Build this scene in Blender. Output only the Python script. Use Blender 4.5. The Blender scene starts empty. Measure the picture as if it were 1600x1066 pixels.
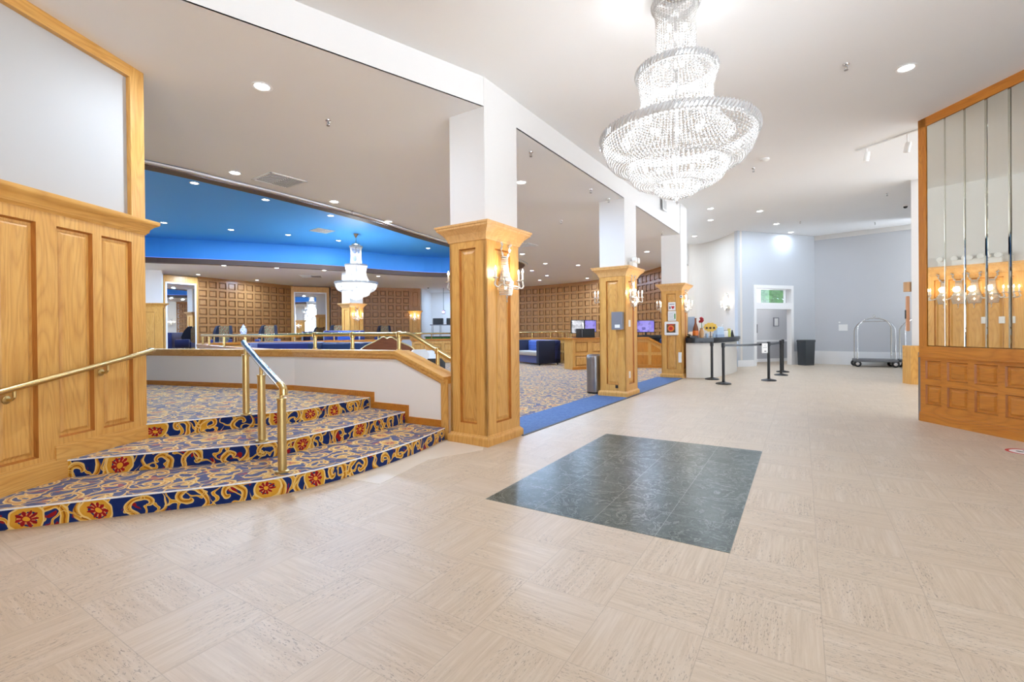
import bpy, bmesh, math, random
from mathutils import Matrix, Vector
PI = math.pi
S = bpy.context.scene
COL = S.collection
random.seed(7)

# ------------------------------------------------------------------ helpers
def lin(r, g, b):
    f = lambda c: (c/255/12.92 if c/255 <= .04045 else ((c/255+.055)/1.055)**2.4)
    return (f(r), f(g), f(b), 1)

class MB:
    """collects shapes into one mesh"""
    def __init__(s, M=None):
        s.bm = bmesh.new(); s.M = M or Matrix.Identity(4)
    def v(s, p): return s.bm.verts.new(s.M @ Vector(p))
    def face(s, pts):
        try: return s.bm.faces.new([s.v(p) for p in pts])
        except ValueError: return None
    def box(s, x0, x1, y0, y1, z0, z1):
        c = [s.v((x, y, z)) for z in (z0, z1) for x, y in ((x0, y0), (x1, y0), (x1, y1), (x0, y1))]
        for f in ((3,2,1,0),(4,5,6,7),(0,1,5,4),(1,2,6,5),(2,3,7,6),(3,0,4,7)):
            s.bm.faces.new([c[i] for i in f])
        return s
    def frustum(s, a, b, ins, n0, n1, z0, z1):
        """raised field on a face at y=n0, out to y=n1, inset ins"""
        A = [s.v(p) for p in ((a, n0, z0), (b, n0, z0), (b, n0, z1), (a, n0, z1))]
        B = [s.v(p) for p in ((a+ins, n1, z0+ins), (b-ins, n1, z0+ins), (b-ins, n1, z1-ins), (a+ins, n1, z1-ins))]
        for i in range(4):
            j = (i+1) % 4; s.bm.faces.new([A[i], A[j], B[j], B[i]])
        s.bm.faces.new(B); return s
    def prism(s, pts, z0, z1):
        a = [s.v((x, y, z0)) for x, y in pts]; b = [s.v((x, y, z1)) for x, y in pts]
        n = len(pts)
        for i in range(n):
            j = (i+1) % n; s.bm.faces.new([a[i], a[j], b[j], b[i]])
        s.bm.faces.new(a[::-1]); s.bm.faces.new(b); return s
    def strip(s, pts, z0, z1, t):
        """thick wall along an open polyline; t to the left side (negative: right)"""
        q = offset(pts, t); m = len(pts)
        zs = lambda z, i: z[i] if isinstance(z, (list, tuple)) else z
        A = [[s.v((p[0], p[1], zs(z, i))) for i, p in enumerate(L)] for L in (pts, q) for z in (z0, z1)]
        for i in range(m-1):
            s.bm.faces.new([A[0][i], A[0][i+1], A[1][i+1], A[1][i]])
            s.bm.faces.new([A[2][i+1], A[2][i], A[3][i], A[3][i+1]])
            s.bm.faces.new([A[1][i], A[1][i+1], A[3][i+1], A[3][i]])
            s.bm.faces.new([A[0][i+1], A[0][i], A[2][i], A[2][i+1]])
        for i in (0, m-1): s.bm.faces.new([A[0][i], A[1][i], A[3][i], A[2][i]])
        return s
    def tube(s, pts, r, seg=12, caps=True, closed=False):
        P = [Vector(p) for p in pts]; n = len(P); rings = []; prev = None
        for i, p in enumerate(P):
            a = P[(i-1) % n] if (i or closed) else p; b = P[(i+1) % n] if (i < n-1 or closed) else p
            t = (b-a).normalized()
            if prev is None:
                up = Vector((0, 0, 1)) if abs(t.z) < .9 else Vector((1, 0, 0))
                x = t.cross(up).normalized()
            else: x = (prev - t*prev.dot(t)).normalized()
            prev = x; y = t.cross(x)
            rr = r[i] if isinstance(r, (list, tuple)) else r
            rings.append([s.v(p + x*math.cos(2*PI*k/seg)*rr + y*math.sin(2*PI*k/seg)*rr) for k in range(seg)])
        for i in range(n if closed else n-1):
            A, B = rings[i], rings[(i+1) % n]
            for k in range(seg):
                l = (k+1) % seg; s.bm.faces.new([A[k], A[l], B[l], B[k]])
        if caps and not closed:
            s.bm.faces.new(rings[0][::-1]); s.bm.faces.new(rings[-1])
        return s
    def lathe(s, prof, seg=24, c=(0, 0, 0), sx=1, sy=1):
        rings = []
        for r, z in prof:
            if r < 1e-6: rings.append([s.v((c[0], c[1], c[2]+z))])
            else: rings.append([s.v((c[0]+sx*r*math.cos(2*PI*k/seg), c[1]+sy*r*math.sin(2*PI*k/seg), c[2]+z)) for k in range(seg)])
        for A, B in zip(rings, rings[1:]):
            for k in range(seg):
                l = (k+1) % seg
                if len(A) == 1 and len(B) == 1: continue
                if len(A) == 1: s.bm.faces.new([A[0], B[l], B[k]])
                elif len(B) == 1: s.bm.faces.new([A[k], A[l], B[0]])
                else: s.bm.faces.new([A[k], A[l], B[l], B[k]])
        for R, rev in ((rings[0], True), (rings[-1], False)) if prof[0] != prof[-1] else ():
            if len(R) > 1: s.bm.faces.new(R[::-1] if rev else R)
        return s
    def ball(s, c, r, seg=12, n=8, sz=1):
        return s.lathe([(r*math.sin(PI*i/n) if 0 < i < n else 0, -r*sz*math.cos(PI*i/n)) for i in range(n+1)], seg, c)
    def bead(s, c, r, rz=None):
        x, y, z = c; rz = rz or r
        V = [s.v(p) for p in ((x+r, y, z), (x, y+r, z), (x-r, y, z), (x, y-r, z), (x, y, z+rz), (x, y, z-rz))]
        for i in range(4):
            j = (i+1) % 4
            s.bm.faces.new([V[i], V[j], V[4]]); s.bm.faces.new([V[j], V[i], V[5]])
        return s
    def rectsweep(s, x0, x1, y0, y1, prof):
        """mouldings around a rectangle: prof = [(out, z)...]"""
        rings = [[s.v(p) for p in ((x0-o, y0-o, z), (x1+o, y0-o, z), (x1+o, y1+o, z), (x0-o, y1+o, z))] for o, z in prof]
        for A, B in zip(rings, rings[1:]):
            for i in range(4):
                j = (i+1) % 4; s.bm.faces.new([A[i], A[j], B[j], B[i]])
        s.bm.faces.new(rings[0][::-1]); s.bm.faces.new(rings[-1]); return s
    def sweep(s, pts, prof):
        """mouldings along an open polyline; prof = [(out to the right, z)...] closed"""
        rows = [[(q[0], q[1], z) for q in offset(pts, -o)] for o, z in prof]
        R = [[s.v(p) for p in row] for row in rows]; n = len(R)
        for i in range(n):
            A, B = R[i], R[(i+1) % n]
            for k in range(len(pts)-1): s.bm.faces.new([A[k], A[k+1], B[k+1], B[k]])
        for k in (0, -1): s.bm.faces.new([r[k] for r in R])
        return s
    def paneled(s, w, z0, z1, holes, d=.02, field=.012, ins=.025, x0=0):
        """boards with sunk panels: front at y=-d, panels at y=0 with a raised field"""
        xs = sorted({x0, w, *[h[0] for h in holes], *[h[1] for h in holes]})
        zs = sorted({z0, z1, *[h[2] for h in holes], *[h[3] for h in holes]})
        for a, b in zip(xs, xs[1:]):
            for c, e in zip(zs, zs[1:]):
                m = ((a+b)/2, (c+e)/2)
                if any(h[0] < m[0] < h[1] and h[2] < m[1] < h[3] for h in holes): continue
                s.face([(a, -d, c), (b, -d, c), (b, -d, e), (a, -d, e)])
        for h in holes:
            a, b, c, e = h; g = .012
            O = [(a, -d, c), (b, -d, c), (b, -d, e), (a, -d, e)]
            I = [(a+g, 0, c+g), (b-g, 0, c+g), (b-g, 0, e-g), (a+g, 0, e-g)]
            for i in range(4):
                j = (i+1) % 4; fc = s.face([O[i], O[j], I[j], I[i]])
                if fc: fc.material_index = 1  # rim faces take the second, shade-coloured slot
            if field:
                s.face(I); k = .02
                s.frustum(a+g+k, b-g-k, ins, -.0005, -field, c+g+k, e-g-k)
            else: s.face(I)
        for a, b in ((x0, x0), (w, w)):
            s.face([(a, -d, z0), (a, 0, z0), (a, 0, z1), (a, -d, z1)])
        s.face([(x0, -d, z1), (w, -d, z1), (w, 0, z1), (x0, 0, z1)])
        return s
    def build(s, name, mat, parent=None, loc=(0,0,0), rz=0, smooth=False, fix=True):
        if fix: bmesh.ops.recalc_face_normals(s.bm, faces=s.bm.faces)
        me = bpy.data.meshes.new(name); s.bm.to_mesh(me); s.bm.free()
        for m in (mat if isinstance(mat, (list, tuple)) else [mat]): me.materials.append(m)
        if smooth:
            me.polygons.foreach_set('use_smooth', [True]*len(me.polygons))
            if smooth != 'all':
                try: me.set_sharp_from_angle(angle=math.radians(35))
                except Exception: pass
        o = bpy.data.objects.new(name, me); COL.objects.link(o)
        o.location = loc; o.rotation_euler = (0, 0, rz)
        if parent: o.parent = parent
        return o

def offset(pts, t):
    out = []; n = len(pts)
    for i, p in enumerate(pts):
        ns = []
        for a, b in ((i-1, i), (i, i+1)):
            if 0 <= a and b < n:
                d = Vector((pts[b][0]-pts[a][0], pts[b][1]-pts[a][1])).normalized(); ns.append(Vector((-d.y, d.x)))
        m = sum(ns, Vector((0, 0))).normalized(); k = t/max(.3, m.dot(ns[0]))
        out.append((p[0]+m.x*k, p[1]+m.y*k))
    return out

def tag(o, label=None, cat=None, group=None, kind=None):
    for k, v in (('label', label), ('category', cat), ('group', group), ('kind', kind)):
        if v: o[k] = v
    return o
def thing(name, label, cat, loc=(0,0,0), rz=0, group=None, scale=1):
    o = bpy.data.objects.new(name, None); COL.objects.link(o); o.empty_display_size = .1
    o.location = loc; o.rotation_euler = (0, 0, rz); o.scale = (scale,)*3
    return tag(o, label, cat, group)
def struct(o): o['kind'] = 'structure'; return o
def copy_tree(o, loc=None, rz=None, label=None, parent=None, group=None):
    c = o.copy(); COL.objects.link(c)
    if parent: c.parent = parent
    if loc is not None: c.location = loc
    if rz is not None: c.rotation_euler = (0, 0, rz)
    if label: c['label'] = label
    if group: c['group'] = group
    for ch in list(o.children): copy_tree(ch, parent=c)
    return c
def lamp(kind, energy, loc, parent=None, color=(1, .95, .9), size=.1, spread=PI, name='lamp'):
    l = bpy.data.lights.new(name, kind); l.energy = energy; l.color = color
    if kind == 'AREA': l.shape = 'DISK'; l.size = size; l.spread = spread
    else: l.shadow_soft_size = size
    o = bpy.data.objects.new(name, l); COL.objects.link(o); o.location = loc
    if parent: o.parent = parent
    return o
def smooth_curve(P, n=6, closed=False):
    P = [Vector(p) for p in P]; out = []; m = len(P)
    for i in range(m if closed else m-1):
        g = lambda k: P[k % m] if closed else P[max(0, min(m-1, k))]
        a, b, c, d = g(i-1), g(i), g(i+1), g(i+2)
        for k in range(n):
            t = k/n
            out.append(.5*((2*b)+(c-a)*t+(2*a-5*b+4*c-d)*t*t+(-a+3*b-3*c+d)*t**3))
    if not closed: out.append(P[-1])
    return out

# ------------------------------------------------------------------ materials
class NT:
    def __init__(s, name):
        s.mat = bpy.data.materials.new(name); s.mat.use_nodes = True
        s.t = s.mat.node_tree; s.n = s.t.nodes; s.b = s.n['Principled BSDF']
    def node(s, typ, **kw):
        n = s.n.new(typ)
        for k, v in kw.items():
            if k.startswith('i_'):
                key = k[2:].replace('_', ' ')
                s.put(n.inputs[int(key)] if key.isdigit() else n.inputs[key], v)
            else: setattr(n, k, v)
        return n
    def put(s, sock, v):
        if isinstance(v, bpy.types.NodeSocket): s.t.links.new(v, sock)
        else: sock.default_value = v
    def m(s, op, a, b=0., c=0.):
        n = s.n.new('ShaderNodeMath'); n.operation = op
        for i, v in enumerate((a, b, c)): s.put(n.inputs[i], v)
        return n.outputs[0]
    def mix(s, f, a, b, mode='MIX'):
        n = s.n.new('ShaderNodeMix'); n.data_type = 'RGBA'; n.blend_type = mode
        s.put(n.inputs[0], f); s.put(n.inputs[6], a); s.put(n.inputs[7], b); return n.outputs[2]
    def coord(s, which='Object'): return s.n.new('ShaderNodeTexCoord').outputs[which]
    def mapping(s, v, scale=(1,1,1), rot=(0,0,0), loc=(0,0,0)):
        return s.node('ShaderNodeMapping', i_Vector=v, i_Scale=scale, i_Rotation=rot, i_Location=loc).outputs[0]
    def noise(s, v, scale, detail=3, rough=.5, dist=0.):
        return s.node('ShaderNodeTexNoise', i_Vector=v, i_Scale=scale, i_Detail=detail, i_Roughness=rough, i_Distortion=dist).outputs[0]
    def ramp(s, f, stops):
        n = s.n.new('ShaderNodeValToRGB'); s.put(n.inputs[0], f); e = n.color_ramp.elements
        while len(e) < len(stops): e.new(.5)
        for el, (p, c) in zip(e, stops): el.position = p; el.color = c
        return n.outputs[0]
    def step(s, lo, hi, x):
        return s.node('ShaderNodeMapRange', interpolation_type='SMOOTHSTEP', i_Value=x, i_1=lo, i_2=hi).outputs[0]
    def sep(s, v): n = s.node('ShaderNodeSeparateXYZ', i_Vector=v); return n.outputs
    def comb(s, x, y, z=0.): return s.node('ShaderNodeCombineXYZ', i_X=x, i_Y=y, i_Z=z).outputs[0]
    def bump(s, h, strength=.2, dist=.01):
        s.put(s.b.inputs['Normal'], s.node('ShaderNodeBump', i_Height=h, i_Strength=strength, i_Distance=dist).outputs[0])
    def set(s, **kw):
        for k, v in kw.items(): s.put(s.b.inputs[k.replace('_', ' ')], v)
        return s.mat

def plain(name, rgb, rough=.5, metal=0., var=.0, **kw):
    t = NT(name); c = lin(*rgb)
    if var:
        n = t.noise(t.coord(), 6, 3)
        t.set(Base_Color=t.mix(n, tuple(x*(1-var) for x in c[:3])+(1,), tuple(min(1, x*(1+var)) for x in c[:3])+(1,)))
    else: t.set(Base_Color=c)
    t.set(Roughness=rough, Metallic=metal, **kw); return t.mat
def paint(name, rgb, rough=.55):
    t = NT(name); v = t.coord(); c = lin(*rgb)
    n = t.noise(v, 1.2, 3)
    t.set(Base_Color=t.mix(n, tuple(x*.97 for x in c[:3])+(1,), c), Roughness=rough)
    t.bump(t.noise(v, 180, 2), .04, .002); return t.mat
def emit(name, rgb, strength):
    t = NT(name); t.set(Base_Color=lin(*rgb), Emission_Color=lin(*rgb), Emission_Strength=strength); return t.mat
def oak(name, light, mid, dark, axis='z', rough=.34):
    t = NT(name); v = t.coord()
    st = {'z': (1, 1, .13), 'x': (.13, 1, 1), 'y': (1, .13, 1)}[axis]
    w = t.mapping(v, st)
    n1 = t.noise(w, 19, 4, .6, .3)
    rings = t.m('FRACT', t.m('MULTIPLY', t.noise(w, 3.4, 1.5, .5, .3), 27.))
    ring = t.m('POWER', t.m('ABSOLUTE', t.m('SUBTRACT', t.m('MULTIPLY', rings, 2.), 1.)), 2.2)
    fine = t.noise(t.mapping(v, {'z': (1, 1, .02), 'x': (.02, 1, 1), 'y': (1, .02, 1)}[axis]), 170, 3, .6)
    base = t.ramp(n1, [(.25, lin(*mid)), (.7, lin(*light))])
    c = t.mix(t.m('MULTIPLY', ring, .34), base, lin(*dark))
    c = t.mix(t.m('MULTIPLY', t.step(.54, .72, fine), .5), c, lin(*dark))
    t.set(Base_Color=c, Roughness=rough, Specular_IOR_Level=.4)
    t.bump(fine, .05, .002); return t.mat

OAK = oak('oak upright grain', (224,174,98), (209,152,74), (172,114,48))
OAKH = oak('oak level grain', (224,174,98), (209,152,74), (172,114,48), 'x')
OAKP = oak('pale oak', (228,184,124), (216,166,104), (186,132,76))
OAKD = oak('deep oak', (206,136,50), (188,114,36), (144,80,20))
OAKDH = oak('deep oak level grain', (206,136,50), (188,114,36), (144,80,20), 'x')
COFFER = oak('brown coffer oak', (180,130,80), (165,112,62), (128,82,42))
GROOVE = oak('oak moulding painted shade', (186,120,50), (164,98,36), (126,72,22))  # darker than the boards: shade painted into the panel creases
COFFER_SHADE = oak('coffer moulding painted shade', (132,84,44), (114,70,36), (86,50,24))  # coffer rims painted dark as shade, to deepen the relief
WHITE = paint('white paint', (228,226,223))
CEIL = paint('ceiling white', (247,248,249), .7)
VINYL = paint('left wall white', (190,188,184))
CREAM = paint('cream wallcovering', (224,218,210))
PEARL = paint('half wall vinyl', (250,246,240))
GREYW = paint('pale grey paint', (198,202,207))
BLUEP = paint('dome blue paint', (72,168,250), .5)
BROWN = plain('dark bronze trim', (84,62,52), .5)
TRIMW = plain('white trim', (242,242,242), .4)
BRASS = plain('polished brass', (208,182,124), .26, 1., .06)
BRASSP = plain('brushed brass', (202,178,122), .36, 1., .06)
CHROME = plain('chrome', (214,214,214), .2, 1.)
STEEL = plain('brushed steel', (150,148,150), .3, 1., .1)
BLACK = plain('black metal', (20,20,21), .4)
BLACKG = plain('black laminate', (24,25,30), .25)
RUBBER = plain('black rubber', (22,22,22), .6)
CHAR = plain('charcoal plastic', (52,57,61), .5, 0, .06)
GREYBOX = plain('grey enamel', (128,130,138), .4)
DARKG = plain('dark grille', (78,76,76), .6)
NAVY = plain('navy velvet', (24,38,108), .7, 0, .15, Sheen_Weight=.5)
NAVYD = plain('midnight velvet', (13,18,44), .75, 0, .15, Sheen_Weight=.1)
ROYAL = plain('royal blue velvet', (44,92,190), .6, 0, .15, Sheen_Weight=.4)
TEALN = plain('ink blue leather', (22,48,88), .5, 0, .1)
TAUPE = plain('taupe seat fabric', (176,164,150), .8, 0, .08)
PLASTW = plain('white plastic', (240,240,238), .4)
PAPER = plain('white paper', (244,244,242), .6)
INK = plain('grey print', (120,122,126), .6)
RED = plain('signal red', (196,36,34), .5)
REDD = plain('dark red petal', (150,24,36), .6)
ORANGE = plain('orange plastic', (226,120,40), .5)
OLIVE = plain('olive board', (96,74,40), .6)
GREEN = plain('leaf green', (60,130,50), .6, 0, .3)
YELLOW = plain('golden yellow card', (226,190,84), .5, 0, .15)
BROWND = plain('dark brown', (60,42,34), .6)
BLUEG = plain('slate blue panel', (150,172,204), .4)
SKYB = plain('pale blue plastic', (178,206,232), .35)
TAN = plain('tan board', (190,148,104), .6)
WALNUT = oak('carved walnut', (128,74,44), (104,56,34), (66,32,20), 'x')
BULB = emit('warm bulb', (255,238,208), 13)
BULBC = emit('chandelier bulb', (255,250,242), 16)
LENS = emit('downlight lens', (255,252,246), 14)
ROPE = emit('led rope light', (150,165,255), 1.0)
PURPLE = emit('purple stage light', (176,130,255), 14)

def mirror(name, rgb, rough=.015):
    return plain(name, rgb, rough, 1.)
MIRROR = mirror('silvered mirror', (228,228,220))
MIRRORF = mirror('wall mirror', (225,228,230))
def glassmat():
    t = NT('clear pane'); t.n.remove(t.b); out = t.n['Material Output']
    mix = t.n.new('ShaderNodeMixShader'); tr = t.n.new('ShaderNodeBsdfTransparent'); gl = t.n.new('ShaderNodeBsdfGlossy')
    gl.inputs['Roughness'].default_value = .02; mix.inputs[0].default_value = .08
    t.t.links.new(tr.outputs[0], mix.inputs[1]); t.t.links.new(gl.outputs[0], mix.inputs[2]); t.t.links.new(mix.outputs[0], out.inputs[0])
    return t.mat
PANE = glassmat()
def crystalmat():
    t = NT('cut crystal'); out = t.n['Material Output']; t.n.remove(t.b)
    tl = t.node('ShaderNodeBsdfTranslucent', i_Color=(.8,.8,.8,1)); df = t.node('ShaderNodeBsdfDiffuse', i_Color=(.8,.8,.8,1))
    gl = t.node('ShaderNodeBsdfGlossy', i_Color=(1,1,1,1), i_Roughness=.1)
    a = t.node('ShaderNodeMixShader', i_0=.5, i_1=tl.outputs[0], i_2=df.outputs[0])
    b = t.node('ShaderNodeMixShader', i_0=.22, i_1=a.outputs[0], i_2=gl.outputs[0])
    t.t.links.new(b.outputs[0], out.inputs[0]); return t.mat
CRYSTAL = crystalmat()

TILE = .4306; TA = .555                      # stone tile size and heading of the tile grid
def travertine():
    t = NT('travertine tiles'); v = t.coord()
    p = t.mapping(t.mapping(v, loc=(-1.25, -2.70, 0)), (1/TILE,)*3, (0, 0, -(PI/2-TA)))
    x, y, _ = t.sep(p); cx, cy = t.m('FLOOR', x), t.m('FLOOR', y)
    par = t.m('MODULO', t.m('ADD', t.m('ADD', cx, cy), 200.), 2.)
    idv = t.comb(cx, cy); wn = t.node('ShaderNodeTexWhiteNoise', i_Vector=idv); h = wn.outputs[0]
    swap = t.m('GREATER_THAN', par, .5)
    a = t.m('ADD', t.m('MULTIPLY', x, swap), t.m('MULTIPLY', y, t.m('SUBTRACT', 1., swap)))
    b = t.m('ADD', t.m('MULTIPLY', y, swap), t.m('MULTIPLY', x, t.m('SUBTRACT', 1., swap)))
    q = t.comb(t.m('ADD', a, t.m('MULTIPLY', h, 37.)), b, h)
    streak = t.noise(t.mapping(q, (1.4, 26, 9)), 1., 5, .65, .5)
    band = t.noise(t.mapping(q, (.5, 4.5, 3)), 1., 2)
    pits = t.noise(t.mapping(q, (16, 62, 5)), 1., 3, .7, .5)
    patch = t.noise(t.mapping(q, (.9, 1.6, 7)), 1., 2)
    base = t.ramp(streak, [(.28, lin(190,171,147)), (.5, lin(203,185,162)), (.72, lin(213,198,178))])
    base = t.mix(t.m('MULTIPLY', t.step(.5, .75, band), .22), base, lin(226,214,200))
    base = t.mix(t.m('MULTIPLY', t.m('SUBTRACT', h, .5), .35), base, lin(186,168,150))
    pm = t.m('MULTIPLY', t.step(.56, .64, pits), t.step(.38, .60, patch))
    base = t.mix(t.m('MULTIPLY', pm, .8), base, lin(140,126,113))
    e = lambda u: t.m('ABSOLUTE', t.m('SUBTRACT', t.m('FRACT', u), .5))
    edge = t.m('GREATER_THAN', t.m('MAXIMUM', e(x), e(y)), .4958)
    base = t.mix(t.m('MULTIPLY', edge, .38), base, lin(150,134,118))
    t.set(Base_Color=base, Roughness=t.m('ADD', .32, t.m('MULTIPLY', streak, .2)), Specular_IOR_Level=.4)
    t.bump(t.m('SUBTRACT', 1., pm), .15, .002); return t.mat
TRAV = travertine()
LIGHTST = plain('cream limestone border', (222,210,193), .3, 0, .05)
def greenmarble():
    t = NT('dark green marble'); v = t.coord()
    p = t.mapping(v, (1/TILE,)*3)
    x, y, _ = t.sep(p); wn = t.node('ShaderNodeTexWhiteNoise', i_Vector=t.comb(t.m('FLOOR', x), t.m('FLOOR', t.m('MULTIPLY', y, 1.))))
    h = wn.outputs[0]
    q = t.node('ShaderNodeVectorMath', operation='ADD', i_0=v, i_1=t.comb(t.m('MULTIPLY', h, 9.), h, t.m('MULTIPLY', h, 5.))).outputs[0]
    w = t.noise(q, 3.2, 6, .62, 1.4); f = t.noise(q, 26, 4, .6, .8)
    vein = t.m('SUBTRACT', 1., t.step(.0, .022, t.m('ABSOLUTE', t.m('SUBTRACT', w, .5))))
    vein2 = t.m('SUBTRACT', 1., t.step(.0, .012, t.m('ABSOLUTE', t.m('SUBTRACT', t.noise(q, 7.5, 4, .6, 2.), .47))))
    c = t.ramp(f, [(.3, lin(58,65,60)), (.55, lin(72,80,74)), (.8, lin(92,100,94))])
    c = t.mix(t.m('MULTIPLY', t.step(.45, .7, w), .35), c, lin(112,121,113))
    c = t.mix(t.m('MULTIPLY', t.m('MAXIMUM', vein, vein2), .42), c, lin(168,174,166))
    e = lambda u: t.m('ABSOLUTE', t.m('SUBTRACT', t.m('FRACT', u), .5))
    edge = t.m('GREATER_THAN', t.m('MAXIMUM', e(x), e(y)), .495)
    c = t.mix(t.m('MULTIPLY', edge, .55), c, lin(160,165,158))
    t.set(Base_Color=c, Roughness=.3, Specular_IOR_Level=.17); return t.mat
GMARBLE = greenmarble()

def carpet():
    t = NT('scroll and flower carpet'); v = t.coord('UV')
    wv = t.node('ShaderNodeTexNoise', i_Vector=v, i_Scale=5.).outputs['Color']
    wv = t.node('ShaderNodeVectorMath', operation='SUBTRACT', i_0=wv, i_1=(.5,.5,.5)).outputs[0]
    wv = t.node('ShaderNodeVectorMath', operation='SCALE', i_0=wv, i_Scale=.11).outputs[0]
    p0 = t.node('ShaderNodeVectorMath', operation='ADD', i_0=v, i_1=wv).outputs[0]
    def layer(size, ox, oy, seed):
        p = t.mapping(p0, (1/size,)*3, loc=(ox, oy, 0)); x, y, _ = t.sep(p)
        row = t.m('FLOOR', y); x = t.m('ADD', x, t.m('MULTIPLY', t.m('FLOORED_MODULO', row, 2.), .5))
        cx = t.m('FLOOR', x); qx = t.m('SUBTRACT', t.m('FRACT', x), .5); qy = t.m('SUBTRACT', t.m('FRACT', y), .5)
        h = t.node('ShaderNodeTexWhiteNoise', i_Vector=t.comb(cx, row, seed)).outputs[0]
        r = t.m('SQRT', t.m('ADD', t.m('MULTIPLY', qx, qx), t.m('MULTIPLY', qy, qy))); th = t.m('ARCTAN2', qy, qx)
        return r, th, h
    band = lambda d, w: (t.m('SUBTRACT', 1., t.step(w*.92, w, d)), t.m('MULTIPLY', t.step(w*.55, w*.62, d), t.m('SUBTRACT', 1., t.step(w*.92, w, d))))
    # curling stems
    r, th, h = layer(.27, .3, .1, 3.)
    sgn = t.m('SUBTRACT', t.m('MULTIPLY', t.m('GREATER_THAN', h, .5), 2.), 1.)
    a = t.m('FRACT', t.m('ADD', t.m('ADD', t.m('MULTIPLY', t.m('DIVIDE', th, 2*PI), sgn), t.m('MULTIPLY', r, 2.3)), h))
    da = t.m('ABSOLUTE', t.m('SUBTRACT', a, .5))
    core, rim = band(da, .2); inr = t.m('SUBTRACT', 1., t.step(.47, .5, r))
    # leafy branches between them
    n = t.noise(p0, 7.5, 1, .4, 0.); dn = t.m('ABSOLUTE', t.m('SUBTRACT', n, .5))
    vc, vr = band(dn, .032)
    gold = t.m('MAXIMUM', t.m('MULTIPLY', core, inr), vc); rim = t.m('MAXIMUM', t.m('MULTIPLY', rim, inr), vr)
    # rosettes
    r2, th2, h2 = layer(.36, 0., .45, 9.)
    on = t.m('GREATER_THAN', h2, .58)
    pet = t.m('MULTIPLY', .17, t.m('ADD', .84, t.m('MULTIPLY', .16, t.m('COSINE', t.m('MULTIPLY', th2, 9.)))))
    redm = t.m('MULTIPLY', on, t.m('LESS_THAN', r2, pet))
    spoke = t.m('MULTIPLY', t.m('LESS_THAN', t.m('COSINE', t.m('MULTIPLY', th2, 9.)), -.55), t.m('GREATER_THAN', r2, .07))
    ring = t.m('MULTIPLY', on, t.m('MULTIPLY', t.m('LESS_THAN', r2, .262), t.m('GREATER_THAN', r2, .15)))
    ringrim = t.m('MULTIPLY', on, t.m('MULTIPLY', t.m('LESS_THAN', r2, .275), t.m('GREATER_THAN', r2, .242)))
    eye = t.m('MULTIPLY', on, t.m('LESS_THAN', r2, .05))
    fib = t.noise(v, 420, 2); tone = t.noise(v, 16, 3)
    blue = t.mix(tone, lin(20,34,84), lin(38,60,124))
    goldc = t.mix(tone, lin(206,140,36), lin(236,182,70))
    redleaf = t.step(.635, .655, t.noise(p0, 9., 1.5, .5, .8))
    c = t.mix(redleaf, blue, lin(150,30,34)); c = t.mix(gold, c, goldc); c = t.mix(t.m('MULTIPLY', gold, t.m('LESS_THAN', da, .035)), c, lin(164,98,26)); c = t.mix(rim, c, lin(240,206,128))
    c = t.mix(ring, c, goldc); c = t.mix(ringrim, c, lin(244,212,136))
    c = t.mix(redm, c, t.mix(tone, lin(128,14,26), lin(178,40,44)))
    c = t.mix(t.m('MULTIPLY', redm, spoke), c, lin(228,150,90)); c = t.mix(eye, c, lin(236,170,52))
    c = t.mix(t.m('MULTIPLY', fib, .25), c, (0, 0, 0, 1))
    t.set(Base_Color=c, Roughness=.95, Specular_IOR_Level=.1, Sheen_Weight=.5, Sheen_Roughness=.35, Sheen_Tint=(.95, .97, 1, 1))
    t.bump(fib, .25, .003); return t.mat
CARPET = carpet()
def tapestry(name, a, b, c):
    t = NT(name); v = t.coord(); n = t.noise(v, 14, 3, .6, 1.5); m = t.noise(v, 22, 2)
    t.set(Base_Color=t.mix(t.step(.55, .6, m), t.ramp(n, [(.4, lin(*a)), (.55, lin(*b))]), lin(*c)), Roughness=.85); return t.mat
FLORAL = tapestry('floral tapestry', (112,108,78), (160,148,110), (150,60,44))
DAMASK = tapestry('damask cloth', (148,142,126), (188,180,160), (90,86,78))
BLUEMAT = tapestry('blue border carpet', (70,98,144), (86,114,158), (76,104,150))
HEDGE = tapestry('boxwood leaves', (38,98,40), (88,158,70), (60,128,50))
CHINA = tapestry('blue and white china', (232,234,240), (206,214,232), (70,96,170))
def screen(name, a, b, c, st):
    t = NT(name); v = t.coord()
    n = t.node('ShaderNodeTexVoronoi', feature='F1', i_Vector=v, i_Scale=9.)
    col = t.ramp(n.outputs['Color'], [(.25, lin(*a)), (.5, lin(*b)), (.8, lin(*c))])
    t.set(Base_Color=(0.02,0.02,0.02,1), Emission_Color=col, Emission_Strength=st, Roughness=.3); return t.mat
SCRW = screen('camera monitor picture', (110,112,118), (190,190,196), (240,240,246), 1.)
SCRP = screen('violet monitor picture', (70,60,140), (150,140,220), (120,104,210), 1.)

# ------------------------------------------------------------------ camera and world
cd = bpy.data.cameras.new('camera'); cam = bpy.data.objects.new('camera', cd); COL.objects.link(cam); S.camera = cam
cd.sensor_width = 36; cd.lens = 730/1600*36; cd.shift_y = -12.6/1600; cd.clip_start = .05; cd.clip_end = 300
pitch, roll = .0045, .009
f = Vector((0, math.cos(pitch), -math.sin(pitch))); r0 = Vector((1, 0, 0)); d0 = f.cross(r0)
R = r0*math.cos(roll) + d0*math.sin(roll); D = d0*math.cos(roll) - r0*math.sin(roll)
cam.matrix_world = Matrix(((R.x, -D.x, -f.x, 0), (R.y, -D.y, -f.y, 0), (R.z, -D.z, -f.z, 1.3), (0, 0, 0, 1)))

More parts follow.
